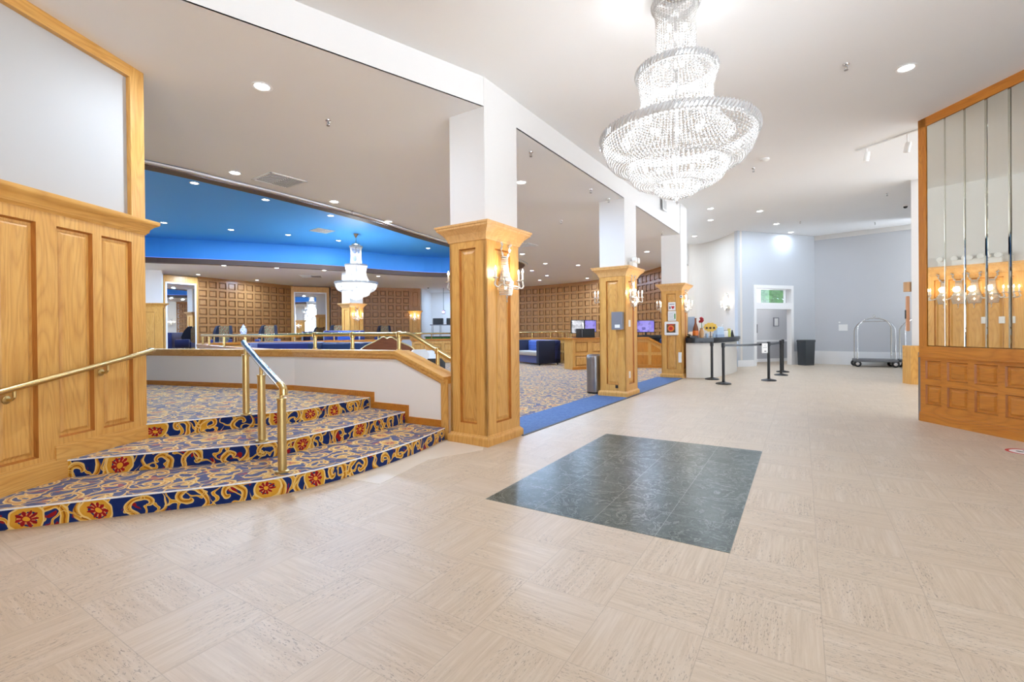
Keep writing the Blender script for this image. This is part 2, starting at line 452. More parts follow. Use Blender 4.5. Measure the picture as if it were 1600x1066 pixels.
W = bpy.data.worlds.new('sky over added ground glow'); S.world = W; W.use_nodes = True
wt = W.node_tree; bg = wt.nodes['Background']
wg_ = wt.nodes.new('ShaderNodeTexCoord'); ws_ = wt.nodes.new('ShaderNodeSeparateXYZ'); wr_ = wt.nodes.new('ShaderNodeValToRGB')
wt.links.new(wg_.outputs['Generated'], ws_.inputs[0]); wm_ = wt.nodes.new('ShaderNodeMath'); wm_.operation = 'MULTIPLY_ADD'
wm_.inputs[1].default_value = .5; wm_.inputs[2].default_value = .5; wt.links.new(ws_.outputs[2], wm_.inputs[0]); wt.links.new(wm_.outputs[0], wr_.inputs[0])
e_ = wr_.color_ramp.elements; e_[0].position = .47; e_[0].color = (.87, .955, 1.07, 1); e_[1].position = .53; e_[1].color = (.14, .165, .20, 1)  # lower half far brighter than the sky, added to uplight the ceilings
wt.links.new(wr_.outputs[0], bg.inputs[0]); bg.inputs[1].default_value = 15.0
S.view_settings.view_transform = 'Standard'; S.view_settings.look = 'None'; S.view_settings.gamma = 1
S.view_settings.use_curve_mapping = False; S.view_settings.exposure = 0.24
S.cycles.use_denoising = True
S.cycles.max_bounces = 10; S.cycles.diffuse_bounces = 6; S.cycles.glossy_bounces = 5; S.cycles.transparent_max_bounces = 12
S.cycles.sample_clamp_indirect = 4; S.cycles.caustics_reflective = False; S.cycles.caustics_refractive = False

# ------------------------------------------------------------------ plan of the place (metres; camera stands at 0,0)
CU = (.555, .832); CA = math.atan2(.832, .555)          # heading of the column row
C1, C2, C3 = (-.28, 5.20), (2.185, 8.905), (4.51, 12.35)
def cw(x, y, o=C1): return (o[0]+CU[0]*x-CU[1]*y, o[1]+CU[1]*x+CU[0]*y)
LH, DH, RH, FH = 3.83, 4.70, 4.16, 4.65                  # ceilings: lounge, dome, lobby, far lobby
ST = .142                                                # step height
BL = [(-8.0, -.85), (-.296, 5.262), (4.78, 12.872), (6.35, 17.5), (7.2, 18.75), (7.2, 33)]
BQ = (2.645, 9.672)
AC = [(3.4, 9.48), (4.55, 9.14), (5.0, 8.93), (5.35, 8.6), (5.55, 8.0), (5.68, 7.5), (5.88, 6.72), (6.1, 6.35)]
DOME = [tuple(p) for p in smooth_curve([(-5.38, 6.9), (-4.68, 7.84), (-3.95, 8.95), (-3.2, 10.3), (-2.55, 11.8), (-1.85, 13.3), (-.7, 15.3), (.25, 16.9),
        (.45, 18.2), (-.3, 20.2), (-1.7, 21.3), (-3.2, 21.35), (-5.1, 20.4), (-7.55, 18.5), (-10.6, 17.0), (-12.8, 16.2), (-15, 14.6), (-15.6, 11.8),
        (-13.5, 8.2), (-9.8, 5.6), (-7, 5.4)], 5, True)]
def closed_offset(P, t):
    n = len(P); out = []
    for i in range(n):
        a, b = Vector(P[i-1][:2]), Vector(P[(i+1) % n][:2]); d = (b-a).normalized()
        out.append((P[i][0]-d.y*t, P[i][1]+d.x*t))
    return out
R1 = [(-3.69, 2.995), (-3.41, 3.10), (-2.63, 3.40), (-2.21, 3.56), (-1.98, 3.665), (-1.83, 3.78), (-1.68, 3.93), (-1.53, 4.12), (-1.26, 4.54), (-1.04, 4.98), (-.82, 5.60)]
R2 = [(-3.63, 3.785), (-2.45, 4.245), (-2.3, 4.315), (-2.19, 4.41), (-2.1, 4.54), (-1.83, 4.99), (-1.60, 5.42), (-1.37, 5.93)]
R3 = [(-4.6, 3.80), (-3.62, 4.50), (-2.91, 4.99), (-2.58, 5.185), (-2.45, 5.29), (-2.36, 5.42), (-2.15, 5.83), (-1.92, 6.26)]
W0, WA, W1 = (-.80, 5.62), (-1.49, 6.03), (-3.32, 7.12)
HW = [W0, WA, W1, (-4.34, 7.47), (-6.3, 8.1), (-8.2, 8.6)]
LW = [tuple(p) for p in smooth_curve([(-3.45, 7.32), (-5.4, 9.2), (-7.4, 11.4), (-8.8, 13.6), (-8.9, 15.8), (-7.4, 17.5), (-4.4, 18.8), (.2, 20.0), (1.8, 19.1), (2.05, 17.6), (1.97, 16.05)], 4)]

# ------------------------------------------------------------------ floors
struct(MB().box(-20, 17, -7, 34, -.12, 0).build('floor', TRAV))
g = struct(MB().box(0, 2.63, 0, 1.725, 0, .0025).build('floor_marble_inset', GMARBLE, None, (1.25, 2.70, 0), PI/2-TA))
struct(MB().prism([(-1.50, 4.16), (-1.14, 3.98), (-1.0, 4.35), (-.86, 4.73), (-.33, 5.10), (-.33, 5.22), (-.78, 5.58), (-1.03, 4.98), (-1.25, 4.54)], 0, .002).build('floor_step_border', LIGHTST))
def carpet_mesh(name, poly, z, riser=None, z0=None, parent=None):
    bm = bmesh.new(); uv = bm.loops.layers.uv.new('UVMap')
    vs = [bm.verts.new((x, y, z)) for x, y in poly]; fc = bm.faces.new(vs)
    if fc.normal.z < 0 or True:
        fc.normal_update()
        if fc.normal.z < 0: fc.normal_flip()
    for l in fc.loops: l[uv].uv = (l.vert.co.x+20, l.vert.co.y+20)
    if riser:
        acc = 0
        for a, b in zip(riser, riser[1:]):
            L = math.dist(a, b)
            qd = bm.faces.new([bm.verts.new(p) for p in ((a[0], a[1], z0), (b[0], b[1], z0), (b[0], b[1], z), (a[0], a[1], z))])
            for l, w in zip(qd.loops, ((acc, z0), (acc+L, z0), (acc+L, z), (acc, z))): l[uv].uv = (w[0]+z*7, w[1]-z0+.36*(4+3*round(z*7))-.045)
            acc += L
    bmesh.ops.triangulate(bm, faces=[fc])
    me = bpy.data.meshes.new(name); bm.to_mesh(me); bm.free(); me.materials.append(CARPET)
    o = bpy.data.objects.new(name, me); COL.objects.link(o)
    if parent: o.parent = parent
    return o
steps = thing('floor_steps', 'two curved carpeted steps with scroll pattern leading up to the landing', 'steps')
steps['kind'] = 'structure'
def nosing(name, Rl, z, parent):
    return MB().tube([(x, y, z-.004) for x, y in Rl], .006, 6).build(name, TRIMW, parent, smooth=True)
for Rl, Rb, k in ((R1, R2, 1), (R2, R3, 2)):
    s_ = carpet_mesh('step', [*Rl, *[(x-.12, y+.1) for x, y in Rb[::-1]]], ST*k, Rl, ST*(k-1), steps)
    nosing('nosing', Rl, ST*k, s_)
land = struct(carpet_mesh('floor_landing', [*R3, (-3.3, 7.15), (-4.34, 7.5), (-6.3, 8.13), (-8.2, 8.63), (-9, 8.6), (-9, 3.8)], ST*3, R3, ST*2))
nosing('trim_nosing', R3, ST*3, land)
lf = struct(carpet_mesh('floor_lounge', [cw(.02, .66), cw(9.3, .66), (6.6, 17.6), (6.2, 22), (4, 25.5), (0, 29), (-5, 30.5), (-14, 21), (-13.5, 10), (-6.2, 8.3), (-4.34, 7.7), (-3.3, 7.35), (-1.6, 6.35)], .006))
pf = struct(carpet_mesh('floor_platform', [*LW, (2.5, 15.6), (2.6, 17.4), (6.4, 17.8), (6.3, 22), (4, 25.8), (.5, 28.4), (-2.5, 29), (-2.6, 31), (-15, 31), (-19.5, 20), (-19.5, 8.7), (-8.2, 8.6), (-6.3, 8.1), (-4.34, 7.47)], .426))
mt = struct(MB(Matrix.Translation((C1[0], C1[1], 0)) @ Matrix.Rotation(CA, 4, 'Z')).box(.70, 8.62, .0, .66, 0, .010).build('floor_border_carpet', BLUEMAT))
MB(Matrix.Translation((C1[0], C1[1], 0)) @ Matrix.Rotation(CA, 4, 'Z')).box(.70, 8.62, -.03, .0, 0, .008).build('trim_edge_strip', DARKG, mt)

# ------------------------------------------------------------------ ceilings
def ceiling(name, poly, z, mat, hole=None):
    bm = bmesh.new(); E = []
    for P in ([poly] + ([hole] if hole else [])):
        v = [bm.verts.new((p[0], p[1], z)) for p in P]
        E += [bm.edges.new((v[i], v[(i+1) % len(v)])) for i in range(len(v))]
    bmesh.ops.triangle_fill(bm, use_beauty=True, use_dissolve=False, edges=E, normal=(0, 0, -1))
    m = MB(); m.bm.free(); m.bm = bm
    return struct(m.build(name, mat, fix=False))
ceiling('ceiling_lounge', [(-20, 34), (-20, -.85), *BL, (7.2, 34)], LH, CEIL, DOME)
ceiling('ceiling_lobby', [(-20, -7), (-20, -.85), BL[0], BL[1], BQ, *AC, (17, 6.35), (17, -7)], RH, CEIL)
ceiling('ceiling_far_lobby', [BQ, BL[2], BL[3], BL[4], (8.2, 18.75), (8.2, 16.3), (11.1, 17.25), (17, 11.9), (17, 6.35), *AC[::-1]], FH, CEIL)
dc = ceiling('ceiling_dome', closed_offset(DOME, -.12), DH, BLUEP)
struct(MB().strip(closed_offset(DOME, -.12)+closed_offset(DOME, -.12)[:1], LH-.0, DH, -.03).build('wall_dome', BLUEP))
def ring(name, o0, o1, z0, z1, mat, parent=None):
    A, B = closed_offset(DOME, o0), closed_offset(DOME, o1); m = MB(); n = len(A)
    V = [[m.v((*p[:2], z)) for p in P] for P in (A, B) for z in (z0, z1)]
    for i in range(n):
        j = (i+1) % n
        for a, b in ((0, 1), (1, 3), (3, 2), (2, 0)): m.bm.faces.new([V[a][i], V[a][j], V[b][j], V[b][i]])
    return m.build(name, mat, parent)
tr = struct(ring('trim_dome', -.03, .2, LH-.05, LH+.13, BROWN))
ring('trim_dome_edge', -.12, -.03, LH-.03, LH, TRIMW, tr)
rl = MB().tube([(*p[:2], LH+.145) for p in closed_offset(DOME, .06)], .014, 6, closed=True).build('rope_light', ROPE)
tag(rl, 'led rope light glowing along the brown trim ring of the blue dome', 'rope light')
# downstand faces between the ceilings
struct(MB().strip(BL[:2]+[BQ], LH, RH+.002, .02).build('wall_beam_face', WHITE))
struct(MB().strip([BQ]+BL[2:5], LH, FH, .02).build('wall_beam_face_far', WHITE))
struct(MB().strip([BQ]+AC+[(17, 6.35)], RH, FH, .05).build('wall_ceiling_rise', CEIL))

# ------------------------------------------------------------------ outer shell (front glazing behind the camera is unseen, added for fill daylight)
OW = struct(MB().strip([(-20, 14), (-20, 34), (7.3, 34), (7.3, 18.6)], 0, 5, .2).build('wall_outer', WHITE))
for nm, X in (('wall_outer_west', -20), ('wall_outer_east', 17)):
    m = MB(); y1 = 14 if X < 0 else 11
    m.box(X-.1, X+.1, -7, y1, 3.5, 5); m.box(X-.1, X+.1, -7, y1, 0, .4)
    if X < 0: m.box(X-.1, X+.1, -7, 8, .4, 3.5)
    for y in range(-7, y1+1, 3): m.box(X-.1, X+.1, y, y+.4, .4, 3.5)
    w_ = struct(m.build(nm, WHITE))
    for y in range(-7, y1-1, 3): MB().box(X-.01, X+.01, y+.4, y+3, .4, 3.5).build('window_pane', PANE, w_)
m = MB()
for x in range(0, 18, 4): m.box(x, x+.5, -7.1, -6.9, 0, 5)
m.box(-20, 0, -7.1, -6.9, 0, 5)
m.box(-20, 17, -7.1, -6.9, 3.6, 5)
struct(m.build('wall_front_unseen', WHITE))
for i, x in enumerate(range(0, 17, 4)):
    w = struct(MB().box(x+.5, min(x+4, 17), -7.02, -7.0, 0, 3.6).build('window_%d' % (i+2), PANE))  # unseen panes, added to let soft daylight in from behind

# ------------------------------------------------------------------ left oak-panelled wall
LA = math.atan2(.996, .085); L0 = (-3.57-.085*8, 4.54-.996*8, 0)
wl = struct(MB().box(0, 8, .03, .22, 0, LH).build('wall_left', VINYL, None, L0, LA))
cols = [(5.48, 5.76), (5.86, 6.15), (6.30, 6.60), (6.765, 7.04), (7.19, 7.483), (7.564, 7.86)]
m = MB().paneled(8, 0, 2.28, [(a, b, (.355 if b < 7.1 else .475), 2.17) for a, b in cols], .0, 0)
m.bm.free()
def raised(name, w, z0, z1, holes, mat, parent, loc, rz, d=.022, field=.012, x0=0, y=0.):
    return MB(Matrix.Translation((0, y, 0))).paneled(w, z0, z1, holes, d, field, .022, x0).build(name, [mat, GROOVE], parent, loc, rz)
raised('wainscot_panelling', 8, .0, 2.30, [(a, b, (.355 if b < 7.1 else .475), 2.17) for a, b in cols], OAK, wl, (0,0,0), 0, .03, .014, 0, .022)
CROWN = [(0, 2.26), (.012, 2.26), (.018, 2.275), (.03, 2.285), (.036, 2.315), (.06, 2.345), (.085, 2.36), (.092, 2.372), (.092, 2.40), (0, 2.40)]
MB(Matrix.Translation((0, 0, 0))).sweep([(0, 0), (8.0, 0), (8.0, .2)], CROWN).build('crown_moulding', OAKH, wl, smooth=True)
m = MB(); m.box(0, 7.86, -.012, .03, LH-.10, LH); m.box(0, 7.86, -.02, .03, LH-.112, LH-.092); m.build('trim_top', OAKH, wl)
m = MB(); m.box(7.86, 8.005, -.014, .03, 2.4, LH); m.box(7.85, 7.87, -.022, .0, 2.4, LH-.1); m.box(7.87, 8.006, -.006, .0, 0, 2.27); m.build('trim_corner', OAK, wl)
m = MB(); m.box(0, 7.17, -.018, .03, 0, .30); m.box(0, 7.17, -.012, .0, .30, .315); m.box(7.16, 8.006, -.018, .03, .142, .405); m.box(7.16, 8.006, -.012, 0, .405, .42)
m.build('baseboard_left', OAKH, wl)
# ------------------------------------------------------------------ half wall by the steps
hw = struct(MB().strip(HW, 0, [.665, .965, .955, .95, .95, .95], -.16).build('wall_half', PEARL))
cp = MB(); zc = [.665, .965, .955, .95, .95, .95]
P = offset(HW, .03); m = MB().strip(P, [z+.0 for z in zc], [z+.055 for z in zc], -.24)
m.strip(offset(HW, .045), [z+.05 for z in zc], [z+.09 for z in zc], -.27); m.strip(offset(HW, .012), [z-.02 for z in zc], zc, -.03)
m.build('cap_rail', OAKH, hw)
def wp(t): return (W0[0]+(W1[0]-W0[0])*t, W0[1]+(W1[1]-W0[1])*t)
bb = MB(); bb.strip(offset([(-1.88, 6.265), W1, *HW[3:]], .0), ST*3, ST*3+.075, .016)
bb.strip([wp(.21), wp(.435)], ST*2, ST*2+.085, .016); bb.strip([wp(.415), wp(.435)], ST*2, ST*3+.075, .017)
bb.strip([wp(.01), wp(.225)], ST, ST+.085, .016); bb.strip([wp(.205), wp(.225)], ST, ST*2+.085, .017)
bb.build('baseboard_half', OAKDH, hw)
MB().strip([wp(-.012), wp(.022)], 0, .72, .018).build('trim_half_end', OAK, hw)

# low wall round the sunken lounge, oak on the lounge side
def lowtop(p): return .955 if p[1] < 12 else .955-.03*min(1, (p[1]-12)/5)
zt = [lowtop(p) for p in LW]
lw = struct(MB().strip(LW, 0, zt, .14).build('wall_low', COFFER))
MB().strip(offset(LW, -.05), [z for z in zt], [z+.075 for z in zt], .24).build('trim_low_cap', OAKDH, lw)
m = MB(); acc = 0
for a, b in zip(LW, LW[1:]):
    L = math.dist(a, b); an = math.atan2(b[1]-a[1], b[0]-a[0])
    m.M = Matrix.Translation((a[0], a[1], 0)) @ Matrix.Rotation(an, 4, 'Z') @ Matrix.Translation((0, -.003, 0))
    k = max(1, round(L/.45)); w_ = L/k
    m.paneled(L, .02, .9, [(i*w_+.06, (i+1)*w_-.06, z, z+.3) for i in range(k) for z in (.12, .5)], .03, .01, .02)
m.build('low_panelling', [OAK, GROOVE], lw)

# ------------------------------------------------------------------ far coffered walls, pilasters, wall mirrors
def coffer(name, a, b, z0=.426, z1=LH, mat=None, pitch=.43):
    L = math.dist(a, b); an = math.atan2(b[1]-a[1], b[0]-a[0]); n = max(1, round(L/pitch)); w_ = L/n
    nz = max(1, round((z1-z0-.16)/pitch)); h_ = (z1-z0-.16)/nz
    holes = [(i*w_+.05, (i+1)*w_-.05, z0+.04+k*h_+.05, z0+.04+(k+1)*h_-.05) for i in range(n) for k in range(nz)]
    o = MB().paneled(L, z0, z1, holes, .05, .035, .02).build(name, [mat or COFFER, COFFER_SHADE], None, (a[0], a[1], 0), an)
    MB().box(0, L, -.09, 0, z1-.07, z1).build('trim_cornice', mat or COFFER, o)
    return struct(o)
coffer('wall_coffered_west', (-14.0, 20.8), (-11.85, 25.2))
coffer('wall_coffered_north', (-10.02, 25.85), (-5.98, 27.36))
ar = smooth_curve([(-2.5, 28.4), (.46, 27.05), (2.5, 25.75), (4.4, 23.7), (5.5, 21.8), (6.0, 19.6), (6.3, 17.3)], 2)
for i, (a, b) in enumerate(zip(ar, ar[1:])): coffer('wall_coffered_east_%d' % (i+1), tuple(a), tuple(b), .426 if i < 8 else 0)
struct(MB().strip([(-5.3, 27.5), (-5.2, 30.4), (-2.4, 30.4), (-2.5, 28.4)], 0, LH, .1).build('wall_recess', WHITE))
struct(MB().strip([(-18, 15), (-14.5, 18.4)], 0, LH, .1).build('wall_west', WHITE))
def pier(name, a, w, an, z1, deep=.12, mat=OAK):
    o = raised(name, w, .426, z1-.18, [(w*.25, w*.75, .7, z1-.35)], mat, None, (a[0], a[1], 0), an, .02, .01)
    struct(o)
    m = MB().rectsweep(0, w, 0, deep, [(0, z1-.2), (.02, z1-.19), (.02, z1-.15), (.06, z1-.08), (.11, z1-.04), (.12, z1), (0, z1)]); m.build('capital', mat, o)
    return o
pl = pier('wall_pilaster_north', (-5.98, 27.30), .64, .16, 2.52)
raised('upper_panel', .64, 2.56, LH, [(.16, .48, 2.75, 3.6)], COFFER, pl, (0,0,0), 0, .02, .01)
pw = pier('wall_pilaster_west', (-14.9, 18.2), 1.13, .28, 2.52)
MB().box(0, 1.1, .0, .1, 2.52, LH).build('upper_shaft', WHITE, pw)
def wall_mirror(name, a, b, label, z0=.5, z1=3.5, fw=.14, dp=.06):
    L = math.dist(a, b); an = math.atan2(b[1]-a[1], b[0]-a[0])
    t = thing(name, label, 'mirror', (a[0], a[1], 0), an)
    m = MB(); m.box(0, L, -dp, .06, z1, LH-.04); m.box(0, fw, -dp, .06, .43, z1); m.box(L-fw, L, -dp, .06, .43, z1); m.box(fw, L-fw, -dp*.8, .06, z0-.1, z0); m.build('frame', OAK, t)
    MB().box(fw, L-fw, -.02, .0, z0, z1).build('glass', MIRRORF, t)
    m = MB()
    for x in (fw, L-fw-.06): m.box(x, x+.06, -.021-dp*.4, -.021, z0, z1)
    m.box(fw, L-fw, -.021-dp*.4, -.021, z1-.06, z1); m.build('inner_frame', TRIMW, t)
    return t
wall_mirror('wall_mirror', (-14.6, 19.6), (-13.93, 20.72), 'tall framed wall mirror beside the far left pilaster', fw=.06, dp=.022)
wall_mirror('wall_mirror', (-11.83, 25.05), (-10.12, 25.92), 'tall framed wall mirror between two coffered walls behind the hanging crystal chandelier')

# ------------------------------------------------------------------ right mirror wall
RA = math.atan2(-1, .05); RO = (5.68, 6.50, 0)            # local x runs from the far corner towards the viewer, -y faces the room
wr = struct(MB().box(0, 9, .03, .25, 0, RH).build('wall_right', WHITE, None, RO, RA))
MB().box(-.03, 0, .02, .25, 0, RH).build('trim_right_return', WHITE, wr)
MB().box(-.035, .0, .0, .2, 0, .95).build('corner_guard', STEEL, wr)
holes = []; x = .075
for i in range(18):
    w_ = .225 if i == 0 else .268; holes += [(x, x+w_, .24, .508), (x, x+w_, .587, .84)]; x += w_+.078
raised('square_panelling', 9, .12, .90, holes, OAKDH, wr, (0,0,0), 0, .022, .012, 0, .02)
m = MB(); m.box(-.002, 9, -.02, .03, 0, .10); m.box(-.002, 9, -.012, .03, .10, .13); m.build('baseboard_right', OAKDH, wr)
m = MB(); m.box(0, 9, -.018, .03, .90, 1.04); m.box(0, 9, -.03, .03, .885, .905); m.build('trim_chair_rail', OAKDH, wr)
m = MB(); m.box(0, .115, -.018, .03, 1.04, RH); m.build('trim_stile', OAKD, wr)
m = MB(); m.box(0, 9, -.018, .03, RH-.12, RH); m.build('trim_head', OAKDH, wr)
MW = Matrix.Translation(RO) @ Matrix.Rotation(RA, 4, 'Z')
for i in range(14):
    a = .12+i*.254; b = a+.25; m = MB(); g = .007; Z0, Z1 = 1.042, RH-.12
    P = MW @ Vector(((a+b)/2, 0, 1.3)); T = Vector((C2[0]+CU[0]*(.36-.07*(i-2)), C2[1]+CU[1]*(.36-.07*(i-2)), 1.3))
    nn = MW.to_3x3().inverted() @ ((Vector((0, 0, 1.3))-P).normalized() + (T-P).normalized())
    tx = max(-.09, min(.09, -nn.x/nn.y)) if i < 7 else .03    # strips hung slightly fanned: each repeats the column opposite
    y = lambda px: -.012 + (px-(a+b)/2)*tx
    O = [(a, .006, Z0), (b, .006, Z0), (b, .006, Z1), (a, .006, Z1)]
    I = [(px, y(px), pz) for px, pz in ((a+g, Z0+g), (b-g, Z0+g), (b-g, Z1-g), (a+g, Z1-g))]
    for k in range(4): m.face([O[k], O[(k+1) % 4], I[(k+1) % 4], I[k]])
    m.face(I); m.build('mirror_strip', MIRROR, wr)

# ------------------------------------------------------------------ far end of the lobby
struct(MB().strip(smooth_curve([(6.35, 17.35), (6.7, 18.2), (7.1, 18.5), (7.5, 18.2), (7.72, 17.3), (7.76, 15.98)], 6), 0, FH, .12).build('wall_cream', CREAM))
# grey wall with the doorway: local x from the cream wall (7.72,15.95) to the corner (11.05,17.05)
GA = math.atan2(1.1, 3.33); GO = (7.72, 15.95, 0); GL = 3.507
gx = lambda px: None
dx0, dx1 = .78, 2.36
wg = MB(); wg.box(.0, dx0-.1, 0, .14, 0, FH); wg.box(dx1+.1, GL+.1, 0, .14, 0, FH); wg.box(dx0-.1, dx1+.1, 0, .14, 2.80, FH)
wg = struct(wg.build('wall_grey', GREYW, None, GO, GA))
m = MB(); m.box(-.02, dx0-.1, -.02, 0, 0, .22); m.build('baseboard_grey', TRIMW, wg)
m = MB(); m.box(dx1+.1, GL, -.02, 0, 0, .47); m.build('baseboard_tall', TRIMW, wg)
d1 = struct(bpy.data.objects.new('door_1', None)); COL.objects.link(d1); d1.location = GO; d1.rotation_euler = (0, 0, GA)
m = MB(); m.box(dx0-.11, dx0, -.03, .16, 0, 2.82); m.box(dx1, dx1+.11, -.03, .16, 0, 2.82); m.box(dx0, dx1, -.03, .16, 2.70, 2.82); m.box(dx0, dx1, -.03, .16, 1.98, 2.2)
m.build('door_frame', TRIMW, d1)
MB().box(dx0, dx1, .06, .07, 2.2, 2.70).build('transom_pane', PANE, d1)
MB().box(dx0+.0, dx0+.03, -.035, -.03, 1.15, 1.45).build('strike_plate', DARKG, d1)
# the small room behind the doorway
bx0, bx1, by = .85, 4.0, 1.55
m = MB(); m.strip([(dx0-.1, .14), (1.7, by+.1)], 0, 3.4, .1); m.box(bx1, bx1+.1, .14, by, 0, 3.4); m.box(bx0, bx1, .14, by+.1, 3.4, 3.5)
wx0, wx1, wz0, wz1 = 2.58, 3.9, 2.27, 2.85
m.box(1.65, wx0, by, by+.1, 0, 3.4); m.box(wx1, bx1, by, by+.1, 0, 3.4); m.box(wx0, wx1, by, by+.1, 0, wz0); m.box(wx0, wx1, by, by+.1, wz1, 3.4)
wc = struct(m.build('wall_vestibule', paint('vestibule grey', (206,206,208)), None, GO, GA))
m = MB(); m.box(1.7, bx1, by-.02, by, .78, .85); m.box(1.7, bx1, by-.03, by, 0, .12); m.build('trim_vestibule', TRIMW, wc)
MB().box(1.7, bx1, by-.008, by, .12, .78).build('dado', paint('dado grey', (178,178,182)), wc)
w1 = struct(MB().box(wx0, wx1, by+.04, by+.05, wz0, wz1).build('window_1', PANE, None, GO, GA))
m = MB()
for a, b, c, e in ((wx0, wx0+.03, wz0, wz1), (wx1-.03, wx1, wz0, wz1), (wx0, wx1, wz0, wz0+.03), (wx0, wx1, wz1-.03, wz1)): m.box(a, b, by-.01, by+.09, c, e)
m.build('window_frame', TRIMW, w1)
lamp('POINT', 22, (2.4, .8, 3.0), wc, (1, .97, .95), .15)
pf_ = thing('framed_notice', 'framed notice hanging on the grey wall seen through the doorway', 'picture', (GO[0], GO[1], 0), GA)
px = 3.24
m = MB(); m.box(px, px+.26, by-.03, by-.008, 1.38, 1.41); m.box(px, px+.26, by-.03, by-.008, 1.70, 1.73); m.box(px, px+.03, by-.03, by-.008, 1.4, 1.71); m.box(px+.23, px+.26, by-.03, by-.008, 1.4, 1.71); m.build('frame', GREYBOX, pf_)
MB().box(px+.03, px+.23, by-.022, by-.006, 1.4, 1.71).build('sheet', PAPER, pf_)
# second grey wall right of the corner
HA = math.atan2(-1.45, 1.6); HO = (11.05, 17.05, 0)
hg = struct(MB().box(0, 4.5, 0, .14, 0, FH).build('wall_grey_right', paint('mid grey paint', (202,204,208)), None, HO, HA))
MB().box(0, 4.5, -.02, 0, 0, .47).build('baseboard_grey_right', TRIMW, hg)
MB().prism([(0, -.02), (4.5, -.06), (4.5, 0), (0, 0)], FH-.16, FH).build('trim_grey_right', WHITE, hg)
# white wall end beyond the mirror wall
we = struct(MB().strip([(12.6, 14.2), (9.12, 10.66), (9.28, 10.5), (16, 10.2)], 0, FH, .1).build('wall_end', WHITE))
MB().strip([(9.14, 10.9), (9.10, 10.64), (9.265, 10.48), (16, 10.18)], 0, .88, -.03).build('end_panelling', OAK, we)
#@@PART3
# ------------------------------------------------------------------ oak columns
def column(o, label, far=False, z0=0, top=None):
    t = thing('oak_column', label, 'column', (o[0], o[1], z0), CA)
    T = (top or RH)-z0; x0, x1, y0, y1 = .035, .715, .035, .565; h = 2.52-z0
    m = MB()
    faces = [(Matrix.Translation((x0, y0, 0)), x1-x0), (Matrix.Translation((x0, y1, 0)) @ Matrix.Rotation(-PI/2, 4, 'Z'), y1-y0),
             (Matrix.Translation((x1, y0, 0)) @ Matrix.Rotation(PI/2, 4, 'Z'), y1-y0), (Matrix.Translation((x1, y1, 0)) @ Matrix.Rotation(PI, 4, 'Z'), x1-x0)]
    for M, w in faces:
        m.M = M @ Matrix.Translation((0, .03, 0)); m.paneled(w, .0, h-.17, [(w*.27, w*.73, .235, h-.265)], .03, .012, .03)
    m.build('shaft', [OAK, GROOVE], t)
    MB().rectsweep(x0, x1, y0, y1, [(.0, 0), (.032, 0), (.032, .075), (.026, .09), (.012, .10), (.004, .112), (0, .114)]).build('plinth', OAK, t)
    MB().rectsweep(x0, x1, y0, y1, [(0, h-.185), (.012, h-.183), (.016, h-.165), (.02, h-.16), (.028, h-.14), (.05, h-.105), (.085, h-.07), (.108, h-.052), (.112, h-.046), (.114, h-.03), (.125, h-.022), (.128, h-.0), (0, h)]).build('capital', OAKP, t)
    MB().box(x0+.008, x1-.008, y0+.008, y1-.008, h-.01, T).build('upper_shaft', WHITE, t)
    return t
column(C1, 'nearest oak-clad square column at the top of the blue carpet strip beside the steps')
column(C2, 'oak-clad square column behind the brushed steel litter bin', top=FH)
column(C3, 'oak-clad square column carrying the defibrillator box beside the bar counter', top=FH)
column((-6.75, 19.45), 'distant oak-clad column with white top behind the hanging crystal chandelier', z0=.426, top=LH)

